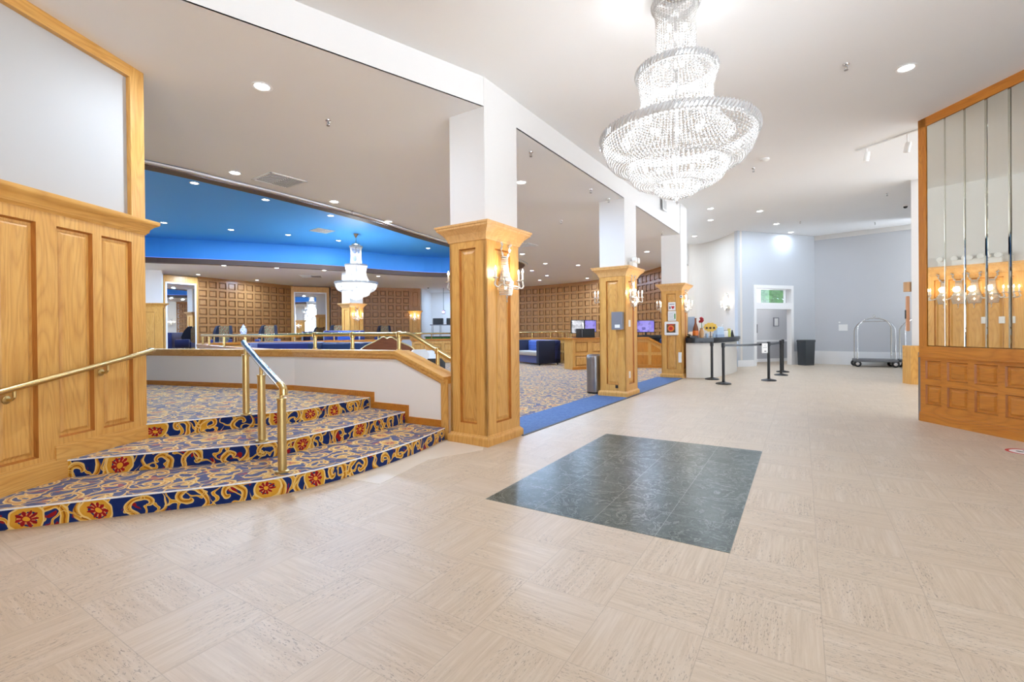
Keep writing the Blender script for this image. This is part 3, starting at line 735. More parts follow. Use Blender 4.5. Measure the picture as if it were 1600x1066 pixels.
# ------------------------------------------------------------------ crystal sconces (local -y faces out of the wall, z = 0 at the waist ring)
def make_sconce(name='crystal_sconce'):
    t = thing(name, 'x', 'wall lamp')
    m = MB(Matrix.Rotation(PI/2, 4, 'X')); m.lathe([(0, 0), (.055, 0), (.06, .008), (.045, .02), (0, .022)], 16, (0, .05, 0)); m.build('backplate', BRASS, t, smooth=True)
    m = MB()                                                # bead drape: narrow neck, flared skirt, basket below
    for k in range(20):
        a = PI + PI*k/19
        pr = [(.046, .29), (.049, .2), (.057, .12), (.074, .05), (.095, .012)]
        for i in range(19):
            u = i/18*(len(pr)-1); j = min(int(u), len(pr)-2); fr = u-j
            r = pr[j][0]*(1-fr)+pr[j+1][0]*fr; z = pr[j][1]*(1-fr)+pr[j+1][1]*fr
            m.bead((r*math.cos(a), r*math.sin(a)-.01, z), .0085)
        for i in range(9):
            u = i/8; r = .108-.022*u*u; z = -.005-.15*u
            m.bead((r*math.cos(a), r*math.sin(a)-.01, z), .0105)
    m.build('bead_drape', CRYSTAL, t)
    m = MB(); m.tube([(.1*math.cos(PI+PI*k/16)*1.15, .1*math.sin(PI+PI*k/16)-.01, .005) for k in range(17)], .009, 6)
    m.build('waist_ring', CHROME, t, smooth=True)
    MB().tube([(.036*math.cos(PI+PI*k/10), .036*math.sin(PI+PI*k/10)-.01, .28) for k in range(11)], .008, 6).build('neck_ring', CHROME, t, smooth=True)
    for sx in (-1, 1):
        m = MB()
        cv = smooth_curve([(0, -.02, .28), (sx*.05, -.03, .31), (sx*.085, -.035, .37), (sx*.075, -.04, .42), (sx*.1, -.045, .44)], 5)
        for i, p in enumerate(cv):
            w = .012+.008*math.sin(i*1.3); m.bead(p, w, w*1.2)
        m.build('leaf_spray', CRYSTAL, t)
        for oy, ln in ((-.15, .19), (-.06, .24)):
            a = MB().tube(smooth_curve([(sx*.09, -.03, -.03), (sx*.13, oy*.7, -.055), (sx*ln*.85, oy, -.075), (sx*ln*1.08, oy, -.05), (sx*ln*1.05, oy, -.02), (sx*ln, oy, .0), (sx*ln, oy, .02)], 6), .009, 8).build('arm', CRYSTAL, t, smooth='all')
            MB().lathe([(0, .01), (.03, .022), (.034, .03), (.012, .034), (0, .034)], 14, (sx*ln, oy, 0)).build('drip_pan', CRYSTAL, a, smooth=True)
            MB().lathe([(.011, .03), (.011, .105), (0, .106)], 10, (sx*ln, oy, 0)).build('candle', PLASTW, a, smooth=True)
            MB().lathe([(0, .105), (.011, .115), (.013, .13), (.007, .15), (0, .165)], 10, (sx*ln, oy, 0)).build('bulb', BULB, a, smooth='all')
            m = MB()
            for k in range(2): m.bead((sx*ln, oy, -.03-.022*k), .008, .012)
            m.build('pendant', CRYSTAL, a)
    m = MB(); m.bead((0, -.05, -.18), .016, .03); m.bead((0, -.05, -.23), .01, .02); m.build('drop', CRYSTAL, t)
    for z in (.17, .03, -.07): MB().ball((0, -.03, z), .016, 10, 6, 1.4).build('bulb', BULB, t, smooth='all')
    lamp('POINT', 6.5, (0, -.19, .12), t, (1, .84, .62), .05)
    return t
sc0 = make_sconce(); SG = 'crystal sconces'
def right_face(o, x=.375): return (o[0]+CU[0]*x-CU[1]*.03, o[1]+CU[1]*x+CU[0]*.03)
def far_face(o, x=.375): return (o[0]+CU[0]*x-CU[1]*.57, o[1]+CU[1]*x+CU[0]*.57)
spots = [(right_face(C1), CA, 1.88, 'crystal bead sconce on the lobby side of the nearest oak column'),
    (far_face(C1), CA+PI, 1.88, 'crystal sconce on the lounge side of the nearest oak column, only its arm showing'),
    (right_face(C2), CA, 1.92, 'crystal bead sconce on the oak column above the light switch, lobby side'),
    (far_face(C2), CA+PI, 1.92, 'crystal sconce arm peeking out left of the oak column with the grey key box'),
    (right_face(C3), CA, 1.92, 'crystal bead sconce on the oak column beside the bar counter, lobby side'),
    (far_face(C3), CA+PI, 1.92, 'crystal sconce peeking out left of the column with the defibrillator box'),
    (right_face((-6.75, 19.45)), CA, 1.95, 'crystal sconce glowing on the distant column below the hanging chandelier'),
    ((-5.68, 27.3), .16, 2.12, 'crystal sconce on the far pilaster beside the white recess'),
    ((7.735, 16.75), -PI/2, 2.14, 'crystal sconce on the cream wall above the bar counter')]
for i, (p, a, z, lab) in enumerate(spots):
    s_ = sc0 if i == 0 else copy_tree(sc0)
    s_.location = (p[0], p[1], z); s_.rotation_euler = (0, 0, a); s_['label'] = lab; s_['group'] = SG

# ------------------------------------------------------------------ chandeliers
def make_chandelier():
    t = thing('crystal_chandelier', 'x', 'chandelier')
    def drape(name, pr, n, step, br, twist=0.):
        m = MB(); L = [0]
        for a, b in zip(pr, pr[1:]): L.append(L[-1]+math.dist(a, b))
        cnt = int(L[-1]/step)
        for k in range(n):
            for i in range(cnt+1):
                d = L[-1]*i/cnt; j = 0
                while j < len(L)-2 and L[j+1] < d: j += 1
                fr = (d-L[j])/(L[j+1]-L[j]); r = pr[j][0]*(1-fr)+pr[j+1][0]*fr; z = pr[j][1]*(1-fr)+pr[j+1][1]*fr
                if r < .012*n/6.3*.55 and k % 3: continue
                a = 2*PI*(k+.5*(i % 2)*twist)/n
                m.bead((r*math.cos(a), r*math.sin(a), z), br)
        return m.build(name, CRYSTAL, t)
    def ringpart(name, r, z, h, n):
        o = MB().lathe([(r-.02, z), (r, z), (r+.006, z+h*.1), (r+.012, z+h*.5), (r+.006, z+h*.9), (r, z+h), (r-.02, z+h), (r-.02, z)], 64).build(name, CRYSTAL, t, smooth=True)
        m = MB()
        for k in range(n):
            a, b = 2*PI*k/n, 2*PI*(k+1.3)/n
            m.tube([((r+.012)*math.cos(a), (r+.012)*math.sin(a), z+.004), ((r+.02)*math.cos((a+b)/2), (r+.02)*math.sin((a+b)/2), z+h/2), ((r+.012)*math.cos(b), (r+.012)*math.sin(b), z+h-.004)], .008, 5)
        m.build('crystal_bars', CRYSTAL, o)
    MB().lathe([(0, 0), (.12, 0), (.13, -.02), (.10, -.04), (.02, -.06), (.012, -.3), (.012, -1.6), (0, -1.6)], 24).build('stem', CHROME, t, smooth=True)
    ringpart('crown_ring', .178, -.12, .055, 44)
    ringpart('neck_ring', .318, -.70, .06, 72)
    ringpart('main_ring', .625, -1.255, .07, 120)
    drape('neck_drape', [(.172, -.12), (.168, -.16), (.158, -.22), (.160, -.45), (.172, -.60), (.215, -.69)], 40, .021, .0098)
    drape('waist_drape', [(.318, -.69), (.312, -.75), (.292, -.83), (.29, -.92), (.325, -1.04), (.385, -1.15), (.455, -1.225)], 64, .021, .0105)
    drape('basket_drape', [(.62, -1.255), (.615, -1.30), (.585, -1.38), (.53, -1.445), (.45, -1.48), (.40, -1.465)], 104, .021, .0115)
    drape('lower_drape', [(.41, -1.465), (.40, -1.52), (.36, -1.585), (.30, -1.62), (.22, -1.632), (.19, -1.62)], 66, .021, .0115)
    drape('bottom_drape', [(.195, -1.62), (.185, -1.665), (.14, -1.705), (.08, -1.725), (.03, -1.74)], 30, .021, .0115)
    MB().bead((0, 0, -1.765), .016, .03).build('drop', CRYSTAL, t)
    for z, r, n in ((-.32, .09, 4), (-.56, .09, 4), (-.88, .2, 6), (-1.08, .24, 6), (-1.34, .48, 10), (-1.5, .28, 6), (-1.62, .1, 3)):
        for k in range(n):
            a = 2*PI*(k+.35*n)/n
            MB().ball((r*math.cos(a), r*math.sin(a), z), .021, 10, 6, 1.35).build('bulb', BULBC, t, smooth='all')
    for z, e, s_ in ((-.45, .04, .07), (-.98, .13, .18), (-1.36, .8, .34)): lamp('POINT', e*CHE, (0, 0, z), t, (.93, .97, 1.02), s_)
    return t
CHE = 66
ch = make_chandelier(); ch.location = (1.42, 4.0, RH); ch['label'] = 'large tiered crystal chandelier hanging over the green marble floor inset'; ch['group'] = 'crystal chandeliers'
c2 = copy_tree(ch, (-5.38, 16.2, 4.36), label='smaller-looking crystal chandelier hanging from the blue dome')
c2.scale = (1.12,)*3
for o in c2.children:
    if o.type == 'LIGHT': o.data = o.data.copy(); o.data.energy *= 4.5
MB().tube([(0, 0, -.05), (0, 0, .31)], .012, 8).lathe([(0, .20), (.02, .20), (.07, .29), (.075, .303), (0, .303)], 20).build('chain', CHROME, c2, smooth=True)

# ------------------------------------------------------------------ brass rails
def rail_thing(label, cat, path, r, posts, mat=BRASS, loc=None):
    o = Vector((*path[0][:2], 0)); t = thing('brass_handrail', label, cat, o)
    MB(Matrix.Translation(-o)).tube(path, r, 14).build('rail', mat, t, smooth=True)
    return t, o
pr = [wp(.0), wp(.2726), wp(.55), wp(.80), wp(.985)]
up = lambda p, z, dx=.07: (*offset([p, (p[0]-.252, p[1]+.15)], -dx)[0], z)
rp = [up(wp(-.0), .895), up(wp(.06), .975), up(wp(.225), 1.21), up(wp(.262), 1.255), up(wp(.30), 1.27), up(wp(.6), 1.27), up(wp(.97), 1.27)]
rp = [(x+.095, y+.16, z) for x, y, z in rp]
low = [(*p, z+.30) for p, z in zip(offset(LW, .07), zt)]
t, o = rail_thing('polished brass rail on short posts running along the half wall cap and round the lounge', 'handrail', rp+[(*p[:2], max(1.2, min(1.265, p[2]))) for p in low[1:]], .031, 0)
for tt, z0, z1 in ((.115, .80, 1.06), (.345, 1.045, 1.27), (.66, 1.045, 1.27), (.95, 1.045, 1.27)):
    p = up(wp(tt), 0); p = (p[0]+.095-o.x, p[1]+.16-o.y)
    MB().lathe([(.038, z0), (.038, z0+.015), (.026, z0+.02), (.026, z1-.05), (.038, z1-.045), (.042, z1), (.036, z1+.03), (0, z1+.045)], 14, (*p, 0)).build('post', BRASS, t, smooth=True)
for i in range(3, len(low)-1, 2):
    p = low[i]; MB().lathe([(.03, zt[i]+.07), (.022, zt[i]+.08), (.022, 1.25)], 10, (p[0]-o.x, p[1]-o.y, 0)).build('post', BRASS, t, smooth=True)

# stair rail in the middle of the steps
P1, P2, P3 = (-1.92, 3.88), (-2.35, 4.37), (-2.86, 5.01)
t = thing('stair_handrail', 'chrome-topped brass stair rail on three posts standing on the carpeted steps', 'handrail', (P2[0], P2[1], ST*2))
q = lambda x, y, z: (x-P2[0], y-P2[1], z-ST*2)
MB().tube([q(-2.93, 5.10, 1.20), q(-2.86, 5.01, 1.168), q(-2.35, 4.37, 1.012), q(-1.95, 3.915, .868)], .029, 16).build('rail', CHROME, t, smooth=True)
MB().tube([q(-1.955, 3.92, .870), q(-1.90, 3.862, .848), q(-1.885, 3.845, .83), q(-1.885, 3.845, .79)], .031, 14).build('rail_end', BRASS, t, smooth=True)
for (x, y), z0, z1 in ((P1, ST, .835), (P2, ST*2, .985), (P3, ST*3, 1.145)):
    p = MB().lathe([(.034, z0), (.034, z1-.09), (.039, z1-.088), (.039, z1-.075), (.016, z1-.07), (.016, z1)], 18, q(x, y, 0)).build('post', BRASSP, t, smooth=True)
    MB().lathe([(.055, z0), (.055, z0+.012), (.036, z0+.02)], 18, q(x, y, 0)).build('flange', BRASSP, p, smooth=True)
# wall rail on the oak panelling
t = thing('wall_handrail', 'sloping brass handrail bracketed to the oak-panelled left wall', 'handrail', (-3.6, 3.9, 0))
wz = lambda Y: .914+(Y-3.33)*.1885
wxy = lambda Y, off: (-3.57-.085*(4.54-Y)+off, Y)
q = lambda Y, off, z: (wxy(Y, off)[0]+3.6, Y-3.9, z)
MB().tube([q(1.6, .085, wz(1.6)), q(4.50, .085, wz(4.5)), q(4.545, .075, wz(4.54)), q(4.56, .05, wz(4.54)), q(4.56, .02, wz(4.54))], .024, 14).build('rail', BRASS, t, smooth=True)
for Y in (2.3, 3.36, 4.07):
    b = MB().tube([q(Y, .03, wz(Y)-.085), q(Y, .065, wz(Y)-.085), q(Y, .085, wz(Y)-.065), q(Y, .085, wz(Y)-.02)], .011, 10).build('bracket', BRASSP, t, smooth=True)
    MB(Matrix.Translation(q(Y, .024, wz(Y)-.085)) @ Matrix.Rotation(PI/2, 4, 'Y')).lathe([(0, -.002), (.03, -.002), (.03, .006), (.018, .012), (0, .012)], 14).build('rosette', BRASSP, b, smooth=True)

# ------------------------------------------------------------------ ceiling fittings
def make_downlight():
    t = thing('recessed_downlight', 'x', 'ceiling light')
    MB().lathe([(.070, -.001), (.098, -.001), (.102, -.006), (.094, -.011), (.072, -.006), (.070, -.001)], 28).build('trim_ring', TRIMW, t, smooth=True)
    MB().lathe([(0, -.004), (.072, -.004), (.072, -.001), (0, -.001)], 28).build('lens', LENS, t)
    lamp('AREA', DLE, (0, 0, -.02), t, (.77, .925, 1.13), .15)
    return t
DLE = 32
dl0 = make_downlight(); n = 0
near = 'recessed downlight '
dls = [(-2.54, 4.80, LH, 'brightest large downlight in the lounge ceiling above the steps'), (-4.34, 7.37, LH, 'downlight beside the square air diffuser at the dome edge'),
 (-3.41, 9.04, LH, 'downlight by the near dome edge, next after the air diffuser'), (-2.80, 10.70, LH, 'downlight by the near dome edge, nearest the first column on its left'),
 (.18, 7.97, LH, 'downlight just right of the white top of the nearest column'), (.36, 15.41, LH, 'downlight right of the nearest column capital, above the dark dome tip'),
 (1.28, 17.66, LH, 'downlight midway between the two near columns, largest of the far group'), (2.59, 18.17, LH, 'downlight close left of the second column capital'),
 (.86, 19.69, LH, 'downlight below right of the dark dome tip'), (1.63, 21.48, LH, 'small downlight near the coffered wall between the two near columns'),
 (1.41, 23.47, LH, 'lowest small downlight above the coffered wall beside the nearest column sconce'), (3.69, 22.77, LH, 'small downlight above the coffered wall, close left of the second column'),
 (4.40, 15.17, LH, 'downlight in the gap between the second and third columns'), (-12.46, 16.64, LH, 'downlight below the dome rim above the far left pilaster'),
 (-10.71, 17.41, LH, 'downlight below the dome rim, second from the far left'), (-9.12, 18.17, LH, 'downlight below the dome rim, third from the far left'),
 (-7.60, 18.98, LH, 'downlight below the dome rim just left of the hanging chandelier'), (-6.03, 21.17, LH, 'downlight below the dome rim just right of the hanging chandelier'),
 (-13.4, 20.0, LH, 'downlight close above the far left wall mirror'), (-12.15, 22.32, LH, 'small dim downlight above the far left coffered wall'),
 (-7.13, 10.55, DH, 'nearest downlight in the blue dome at upper left'), (-6.25, 11.92, DH, 'blue dome downlight in the nearer row, right of the nearest one'),
 (-10.6, 14.28, DH, 'leftmost downlight in the far row of the blue dome'), (-9.18, 15.33, DH, 'second downlight from the left in the far row of the blue dome'),
 (-7.73, 16.21, DH, 'third downlight from the left in the far row of the blue dome'), (-6.39, 17.31, DH, 'blue dome downlight just left of the hanging chandelier'),
 (-5.24, 13.60, DH, 'blue dome downlight half hidden by the near rim above the chandelier'), (-3.39, 19.07, DH, 'rightmost blue dome downlight beside the nearest column'),
 (4.37, 5.16, RH, 'single bright downlight in the lobby ceiling before the mirror wall'),
 (5.55, 13.0, FH, 'downlight over the bar, upper of the pair beside the third column'), (6.13, 14.37, FH, 'downlight over the bar, lower of the pair beside the third column'),
 (7.09, 13.33, FH, 'downlight in the far lobby ceiling before the doorway, nearest the chandelier'), (8.50, 14.98, FH, 'downlight in the far lobby ceiling second nearest the doorway'),
 (6.59, 16.82, FH, 'downlight over the bar tight beside the third column'), (-3.4, 28.9, LH, 'downlight over the white recess, behind the nearest column'), (9.75, 16.3, FH, 'downlight washing the grey wall above the doorway')]
LD = {}
for z, k in ((LH, 1.9), (DH, 1.4), (FH, .8), (RH, .9), ('wash', .3)):
    LD[z] = [c for c in dl0.children if c.type == 'LIGHT'][0].data.copy(); LD[z].energy = DLE*k
    if z in (LH, DH): LD[z].color = (.62, .90, 1.34) if z == LH else (.74, .93, 1.16)
[c for c in dl0.children if c.type == 'LIGHT'][0].data.energy = DLE*1.3
for i, (x, y, z, lab) in enumerate(dls):
    d = dl0 if i == 0 else copy_tree(dl0)
    d.location = (x, y, z); d['label'] = lab; d['group'] = 'recessed downlights'
    for c in d.children:
        if c.type == 'LIGHT' and i: c.data = LD[LH if z == LH else DH if z == DH else FH if (z == FH and i < len(dls)-1) else 'wash']
def make_sprinkler():
    t = thing('ceiling_sprinkler', 'x', 'sprinkler')
    MB().lathe([(0, .012), (.035, .012), (.03, -.008), (.012, -.012), (.012, -.03), (0, -.03)], 14).build('escutcheon', CHROME, t, smooth=True)
    m = MB(); m.tube([(.01, 0, -.028), (.016, 0, -.045), (.004, 0, -.062)], .003, 6); m.tube([(-.01, 0, -.028), (-.016, 0, -.045), (-.004, 0, -.062)], .003, 6); m.build('yoke', STEEL, t)
    MB().lathe([(0, -.062), (.02, -.062), (.02, -.066), (0, -.066)], 12).build('deflector', STEEL, t)
    return t
sp0 = make_sprinkler()
sps = [(-2.17, 5.58, LH, 'sprinkler head in the lounge ceiling above the steps'), (-3.30, 9.71, LH, 'sprinkler head by the near edge of the blue dome'),
 (.29, 6.63, LH, 'sprinkler head just right of the nearest column top'), (1.44, 8.41, LH, 'sprinkler head left of the second column top'), (1.89, 9.03, LH, 'sprinkler head touching the second column top'),
 (1.16, 10.79, LH, 'sprinkler head midway between the two near columns'), (3.92, 12.16, LH, 'sprinkler head between the second and third columns'), (4.30, 12.75, LH, 'sprinkler head tight beside the third column top'),
 (3.65, 5.08, RH, 'sprinkler head in the lobby ceiling left of the bright downlight'), (4.33, 8.34, RH, 'sprinkler head beside the chandelier basket'),
 (9.06, 14.65, FH, 'larger sprinkler head in the far lobby ceiling above the grey corner'), (9.39, 11.67, FH, 'sprinkler head near the white wall end'), (11.6, 14.9, FH, 'sprinkler head close to the second grey wall')]
for i, (x, y, z, lab) in enumerate(sps):
    d = sp0 if i == 0 else copy_tree(sp0)
    d.location = (x, y, z); d['label'] = lab; d['group'] = 'sprinkler heads'
sd = MB().lathe([(0, 0), (.07, 0), (.075, -.02), (.05, -.035), (0, -.038)], 24).build('smoke_detector', PLASTW, None, (4.28, 7.88, RH), smooth=True)
tag(sd, 'round white smoke detector on the lobby ceiling right of the chandelier', 'smoke detector')
def dome_camera(loc, lab):
    t = thing('dome_camera', lab, 'security camera', loc, group='dome security cameras')
    MB().lathe([(0, 0), (.06, 0), (.06, -.025), (.052, -.03), (0, -.03)], 20).build('housing', PLASTW, t, smooth=True)
    MB().lathe([(.05, -.03), (.045, -.055), (.025, -.078), (0, -.085)], 20).build('lens_dome', BLACKG, t, smooth=True)
dome_camera((10.84, 12.85, FH), 'black dome camera under the ceiling near the white wall end')
dome_camera((-4.75, 26.6, LH), 'black dome camera on the ceiling before the white recess')
# air diffusers
def diffuser(loc, rz, w, lab, scale=1):
    t = thing('air_diffuser', lab, 'air vent', loc, rz, 'ceiling air diffusers', scale)
    m = MB(); a = w/2
    for x0, x1, y0, y1 in ((-a, a, -a, -a+.035), (-a, a, a-.035, a), (-a, -a+.035, -a, a), (a-.035, a, -a, a)): m.box(x0, x1, y0, y1, -.012, 0)
    m.build('frame', PLASTW, t)
    MB().box(-a+.03, a-.03, -a+.03, a-.03, -.003, -.001).build('backing', DARKG, t)
    m = MB(); n = 9; b = a-.035
    for i in range(n):
        c = -b+2*b*(i+.5)/n
        m.box(-b, 0, c-.012, c+.004, -.011, -.004); m.box(c/2+b/2-.006, c/2+b/2+.004, -b, b, -.011, -.004)
    m.build('louvres', PLASTW, t)
diffuser((-3.83, 7.76, LH), .95, .62, 'square white air diffuser in the ceiling at the near dome edge')
diffuser((-6.3, 15.6, DH), .9, .6, 'square air diffuser in the blue dome left of the chandelier')
diffuser((-9.0, 21.0, LH), .3, .9, 'long air diffuser on the far ceiling above the second wall mirror')
diffuser((.42, 13.8, LH), .95, .55, 'air diffuser half hidden behind the nearest column capital')
vt = thing('wall_grille', 'small white air grille on the beam face behind the chandelier', 'air vent', (3.53+.003, 10.9-.0, 4.10), CA)
m = MB(); m.box(0, .33, -.015, 0, 0, .03); m.box(0, .33, -.015, 0, .25, .28); m.box(0, .03, -.015, 0, 0, .28); m.box(.3, .33, -.015, 0, 0, .28); m.build('frame', PLASTW, vt)
MB().box(.02, .31, -.004, 0, .02, .26).build('backing', DARKG, vt)
m = MB()
for i in range(8): m.box(.03, .3, -.012, -.004, .04+i*.027, .052+i*.027)
m.build('louvres', PLASTW, vt)
# track light
t = thing('track_light', 'white track with two hanging spot heads on the lobby ceiling edge', 'track light', (5.6, 7.0, RH))
MB().tube([(-.02, .55, -.012), (.28, -.28, -.012)], .012, 8).build('track', PLASTW, t)
for x, y, dz in ((.05, .42, .06), (.23, -.13, .13)):
    h_ = MB().tube([(x, y, -.012), (x, y, -dz-.02)], .008, 8).build('hanger', PLASTW, t)
    MB(Matrix.Translation((x, y, -dz-.09)) @ Matrix.Rotation(.25, 4, 'X')).lathe([(0, .075), (.03, .075), (.038, .05), (.038, -.07), (.033, -.07), (.03, -.05), (0, -.05)], 18).build('spot_head', PLASTW, h_, smooth=True)
#@@PART4
# ------------------------------------------------------------------ things fixed to the columns
def left_frame(o): return (o[0]-CU[1]*.565+CU[0]*.035, o[1]+CU[0]*.565+CU[1]*.035), CA-PI/2   # x runs towards the near corner, -y out of the face
(lx, ly), la = left_frame(C2)
t = thing('key_box', 'grey metal key box on the second oak column above the litter bin', 'box', (lx, ly, 0), la)
MB().box(.30, .50, -.10, 0, 1.31, 1.64).build('body', GREYBOX, t)
m = MB(); m.box(.295, .505, -.115, -.10, 1.305, 1.645); d_ = m.build('door', GREYBOX, t)
MB().box(.36, .46, -.118, -.115, 1.34, 1.40).build('label_plate', PAPER, d_)
t = thing('floor_outlet', 'small black outlet plate low on the second oak column', 'outlet', (lx, ly, 0), la)
MB().box(.32, .375, -.006, 0, .17, .23).build('plate', BLACK, t)
MB().box(.33, .365, -.009, -.006, .18, .22).build('socket', BROWND, t)
rf = right_face(C2, 0)
def plate(o, x, z, w, h, lab, k=1):
    p = right_face(o, 0); t = thing('switch_plate', lab, 'switch', (p[0], p[1], 0), CA)
    b = MB().box(x, x+w, -.008, .004, z, z+h).build('plate', PLASTW, t); MB().box(x+w*.35, x+w*.65, -.014, -.008, z+h*.3, z+h*.7).build('toggle', PLASTW, b)
plate(C2, .20, 1.36, .085, .13, 'white switch plate below the sconce of the second oak column')
plate(C2, .20, .36, .07, .13, 'white socket plate low on the lobby side of the second oak column')
t = thing('emergency_light', 'white twin-head emergency lamp on top of the second column capital', 'lamp', (C2[0], C2[1], 2.52), CA)
MB().box(.22, .46, -.06, .03, 0, .11).build('housing', PLASTW, t)
for x in (.26, .42): MB(Matrix.Translation((x, -.06, .14)) @ Matrix.Rotation(PI/2, 4, 'X')).lathe([(0, -.03), (.05, -.02), (.055, .05), (.045, .055), (0, .045)], 16).build('lamp_head', PLASTW, t, smooth=True)
(lx, ly), la = left_frame(C3)
t = thing('defibrillator_sign', 'white defibrillator sign with a red heart, topmost on the third column', 'sign', (lx, ly, 0), la)
MB().box(.19, .38, -.006, 0, 1.81, 2.03).build('board', PAPER, t)
m = MB(); m.box(.22, .35, -.008, -.006, 1.965, 1.985); m.box(.21, .255, -.008, -.006, 1.85, 1.92); m.build('print', INK, t)
hp = [(0, -1), (.55, -.4), (.9, .15), (.85, .6), (.5, .85), (.15, .7), (0, .45), (-.15, .7), (-.5, .85), (-.85, .6), (-.9, .15), (-.55, -.4)]
m = MB(); m.face([(.31+.045*a, -.0085, 1.888+.05*b) for a, b in hp]); m.build('heart', RED, t)
t = thing('notice_sheet', 'white notice sheet between the heart sign and the defibrillator box', 'notice', (lx, ly, 0), la)
MB().box(.18, .39, -.005, 0, 1.53, 1.79).build('sheet', PAPER, t)
m = MB()
for i in range(7): m.box(.20, .36-.02*(i % 3), -.0065, -.005, 1.56+i*.03, 1.566+i*.03)
m.build('print', INK, t)
MB().box(.345, .375, -.0065, -.005, 1.58, 1.72).build('green_mark', GREEN, t)
t = thing('defibrillator_box', 'white wall box with a red defibrillator behind its window, on the third column', 'defibrillator', (lx, ly, 0), la)
MB().rectsweep(.12, .455, -.13, 0, [(-.02, 1.14), (0, 1.16), (0, 1.49), (-.02, 1.51)]).build('case', PLASTW, t)
MB().box(.175, .405, -.134, -.13, 1.215, 1.445).build('window_panel', OLIVE, t)
m = MB(Matrix.Translation((.29, -.134, 1.325)) @ Matrix.Rotation(PI/2, 4, 'X')); m.lathe([(0, 0), (.085, 0), (.08, .012), (0, .02)], 20); m.build('device', ORANGE, t, smooth=True)
m = MB(Matrix.Translation((.29, -.134, 1.325)) @ Matrix.Rotation(PI/2, 4, 'X')); m.lathe([(0, .018), (.05, .016), (.045, .03), (0, .034)], 18); m.build('red_dial', RED, t, smooth=True)
MB().box(.20, .38, -.137, -.134, 1.415, 1.438).build('red_band', RED, t)
t = thing('junction_box', 'small cream control box low on the third oak column', 'control box', (lx, ly, 0), la)
MB().box(.455, .53, -.05, 0, .42, .69).build('body', PLASTW, t); MB().box(.465, .52, -.054, -.05, .44, .67).build('cover', PAPER, t)
t = thing('camera_sensor', 'tiny white camera with black lens at the top corner of the third oak column', 'security camera', (lx, ly, 0), la)
MB(Matrix.Translation((.53, 0, 2.17)) @ Matrix.Rotation(PI/2, 4, 'X')).lathe([(0, -.005), (.04, -.005), (.04, .02), (.025, .035), (0, .035)], 16).build('housing', PLASTW, t, smooth=True)
MB(Matrix.Translation((.53, -.034, 2.17)) @ Matrix.Rotation(PI/2, 4, 'X')).lathe([(0, 0), (.017, 0), (.012, .01), (0, .012)], 12).build('lens', BLACK, t, smooth=True)

# ------------------------------------------------------------------ litter bins
t = thing('litter_bin', 'tall brushed steel cylindrical litter bin beside the second oak column', 'bin', (1.70, 9.62, .010))
MB().lathe([(0, .0), (.165, .0), (.165, .03), (.16, .035)], 32).build('base', BLACK, t, smooth=True)
MB().lathe([(.168, .03), (.168, .70), (.164, .70), (.164, .03)], 40).build('body', STEEL, t, smooth=True)
MB().lathe([(.171, .70), (.171, .735), (.16, .77), (.13, .79), (.10, .79), (.10, .76), (.16, .70), (.171, .70)], 40).build('rim', STEEL, t, smooth=True)
MB().lathe([(0, .72), (.12, .72)], 24).build('liner', BLACK, t)
t = thing('waste_basket', 'charcoal square waste bin standing at the foot of the grey wall by the doorway', 'bin', (10.33, 16.42, 0), GA)
m = MB(); m.rectsweep(-.2, .2, -.15, .15, [(.0, 0), (.02, .82)]); m.build('body', CHAR, t)
MB().rectsweep(-.2, .2, -.15, .15, [(.024, .82), (.03, .83), (.03, .87), (.02, .89), (-.02, .89)]).build('rim', CHAR, t)

# ------------------------------------------------------------------ belt barriers
def stanchion(x, y, lab, belt=None):
    t = thing('belt_stanchion', lab, 'barrier post', (x, y, 0), 0, 'black belt barrier posts')
    MB().lathe([(0, 0), (.17, 0), (.175, .012), (.16, .028), (.06, .05), (.035, .06), (0, .06)], 28).build('base', BLACK, t, smooth=True)
    MB().lathe([(.032, .05), (.032, .88)], 18).build('pole', BLACK, t, smooth=True)
    MB().lathe([(0, .86), (.04, .86), (.042, .88), (.042, .95), (.036, .97), (0, .975)], 18).build('head', BLACK, t, smooth=True)
    if belt:
        m = MB(); dx, dy = belt[0]-x, belt[1]-y
        n = 10; L = math.hypot(dx, dy)
        for i in range(n):
            a, b = i/n, (i+1)/n; sg = lambda u: .915-.10*min(1, L/3)*u*(1-u)
            A, B = .04/L+a*(1-.08/L), .04/L+b*(1-.08/L)
            for ofs in (.002, -.002):
                px, py = -dy/L*ofs, dx/L*ofs
                m.face([(dx*A+px, dy*A+py, sg(a)-.025), (dx*B+px, dy*B+py, sg(b)-.025), (dx*B+px, dy*B+py, sg(b)+.025), (dx*A+px, dy*A+py, sg(a)+.025)])
        m.build('belt', BLACKG, t)
    return t
SB, SC, SD, SE, SA = (4.98, 11.02), (6.38, 11.62), (7.45, 12.95), (8.05, 13.9), (5.15, 12.05)
stanchion(*SA, 'black belt barrier post close in front of the bar counter')
stanchion(*SB, 'black belt barrier post nearest the camera, left end of the long belt', SC)
stanchion(*SC, 'black belt barrier post at the right end of the long belt, beside the hanging sign', SD)
stanchion(*SD, 'black belt barrier post at the bend, front one of the far pair', SE)
stanchion(*SE, 'black belt barrier post hidden behind the far pair, nearest the doorway')
t = thing('belt_sign', 'white paper sign hung over the barrier belt', 'sign', (6.22, 11.52, .70), math.atan2(.6, 1.4))
MB().box(-.10, .10, -.014, -.009, 0, .235).build('sheet', PAPER, t)
m = MB(); m.box(-.02, .05, -.016, -.014, .03, .05); m.build('black_mark', BLACK, t)
m = MB(); m.box(-.06, .0, -.016, -.014, .13, .14); m.box(.01, .07, -.016, -.014, .13, .14); m.box(-.03, .04, -.016, -.014, .18, .186); m.build('print', INK, t)

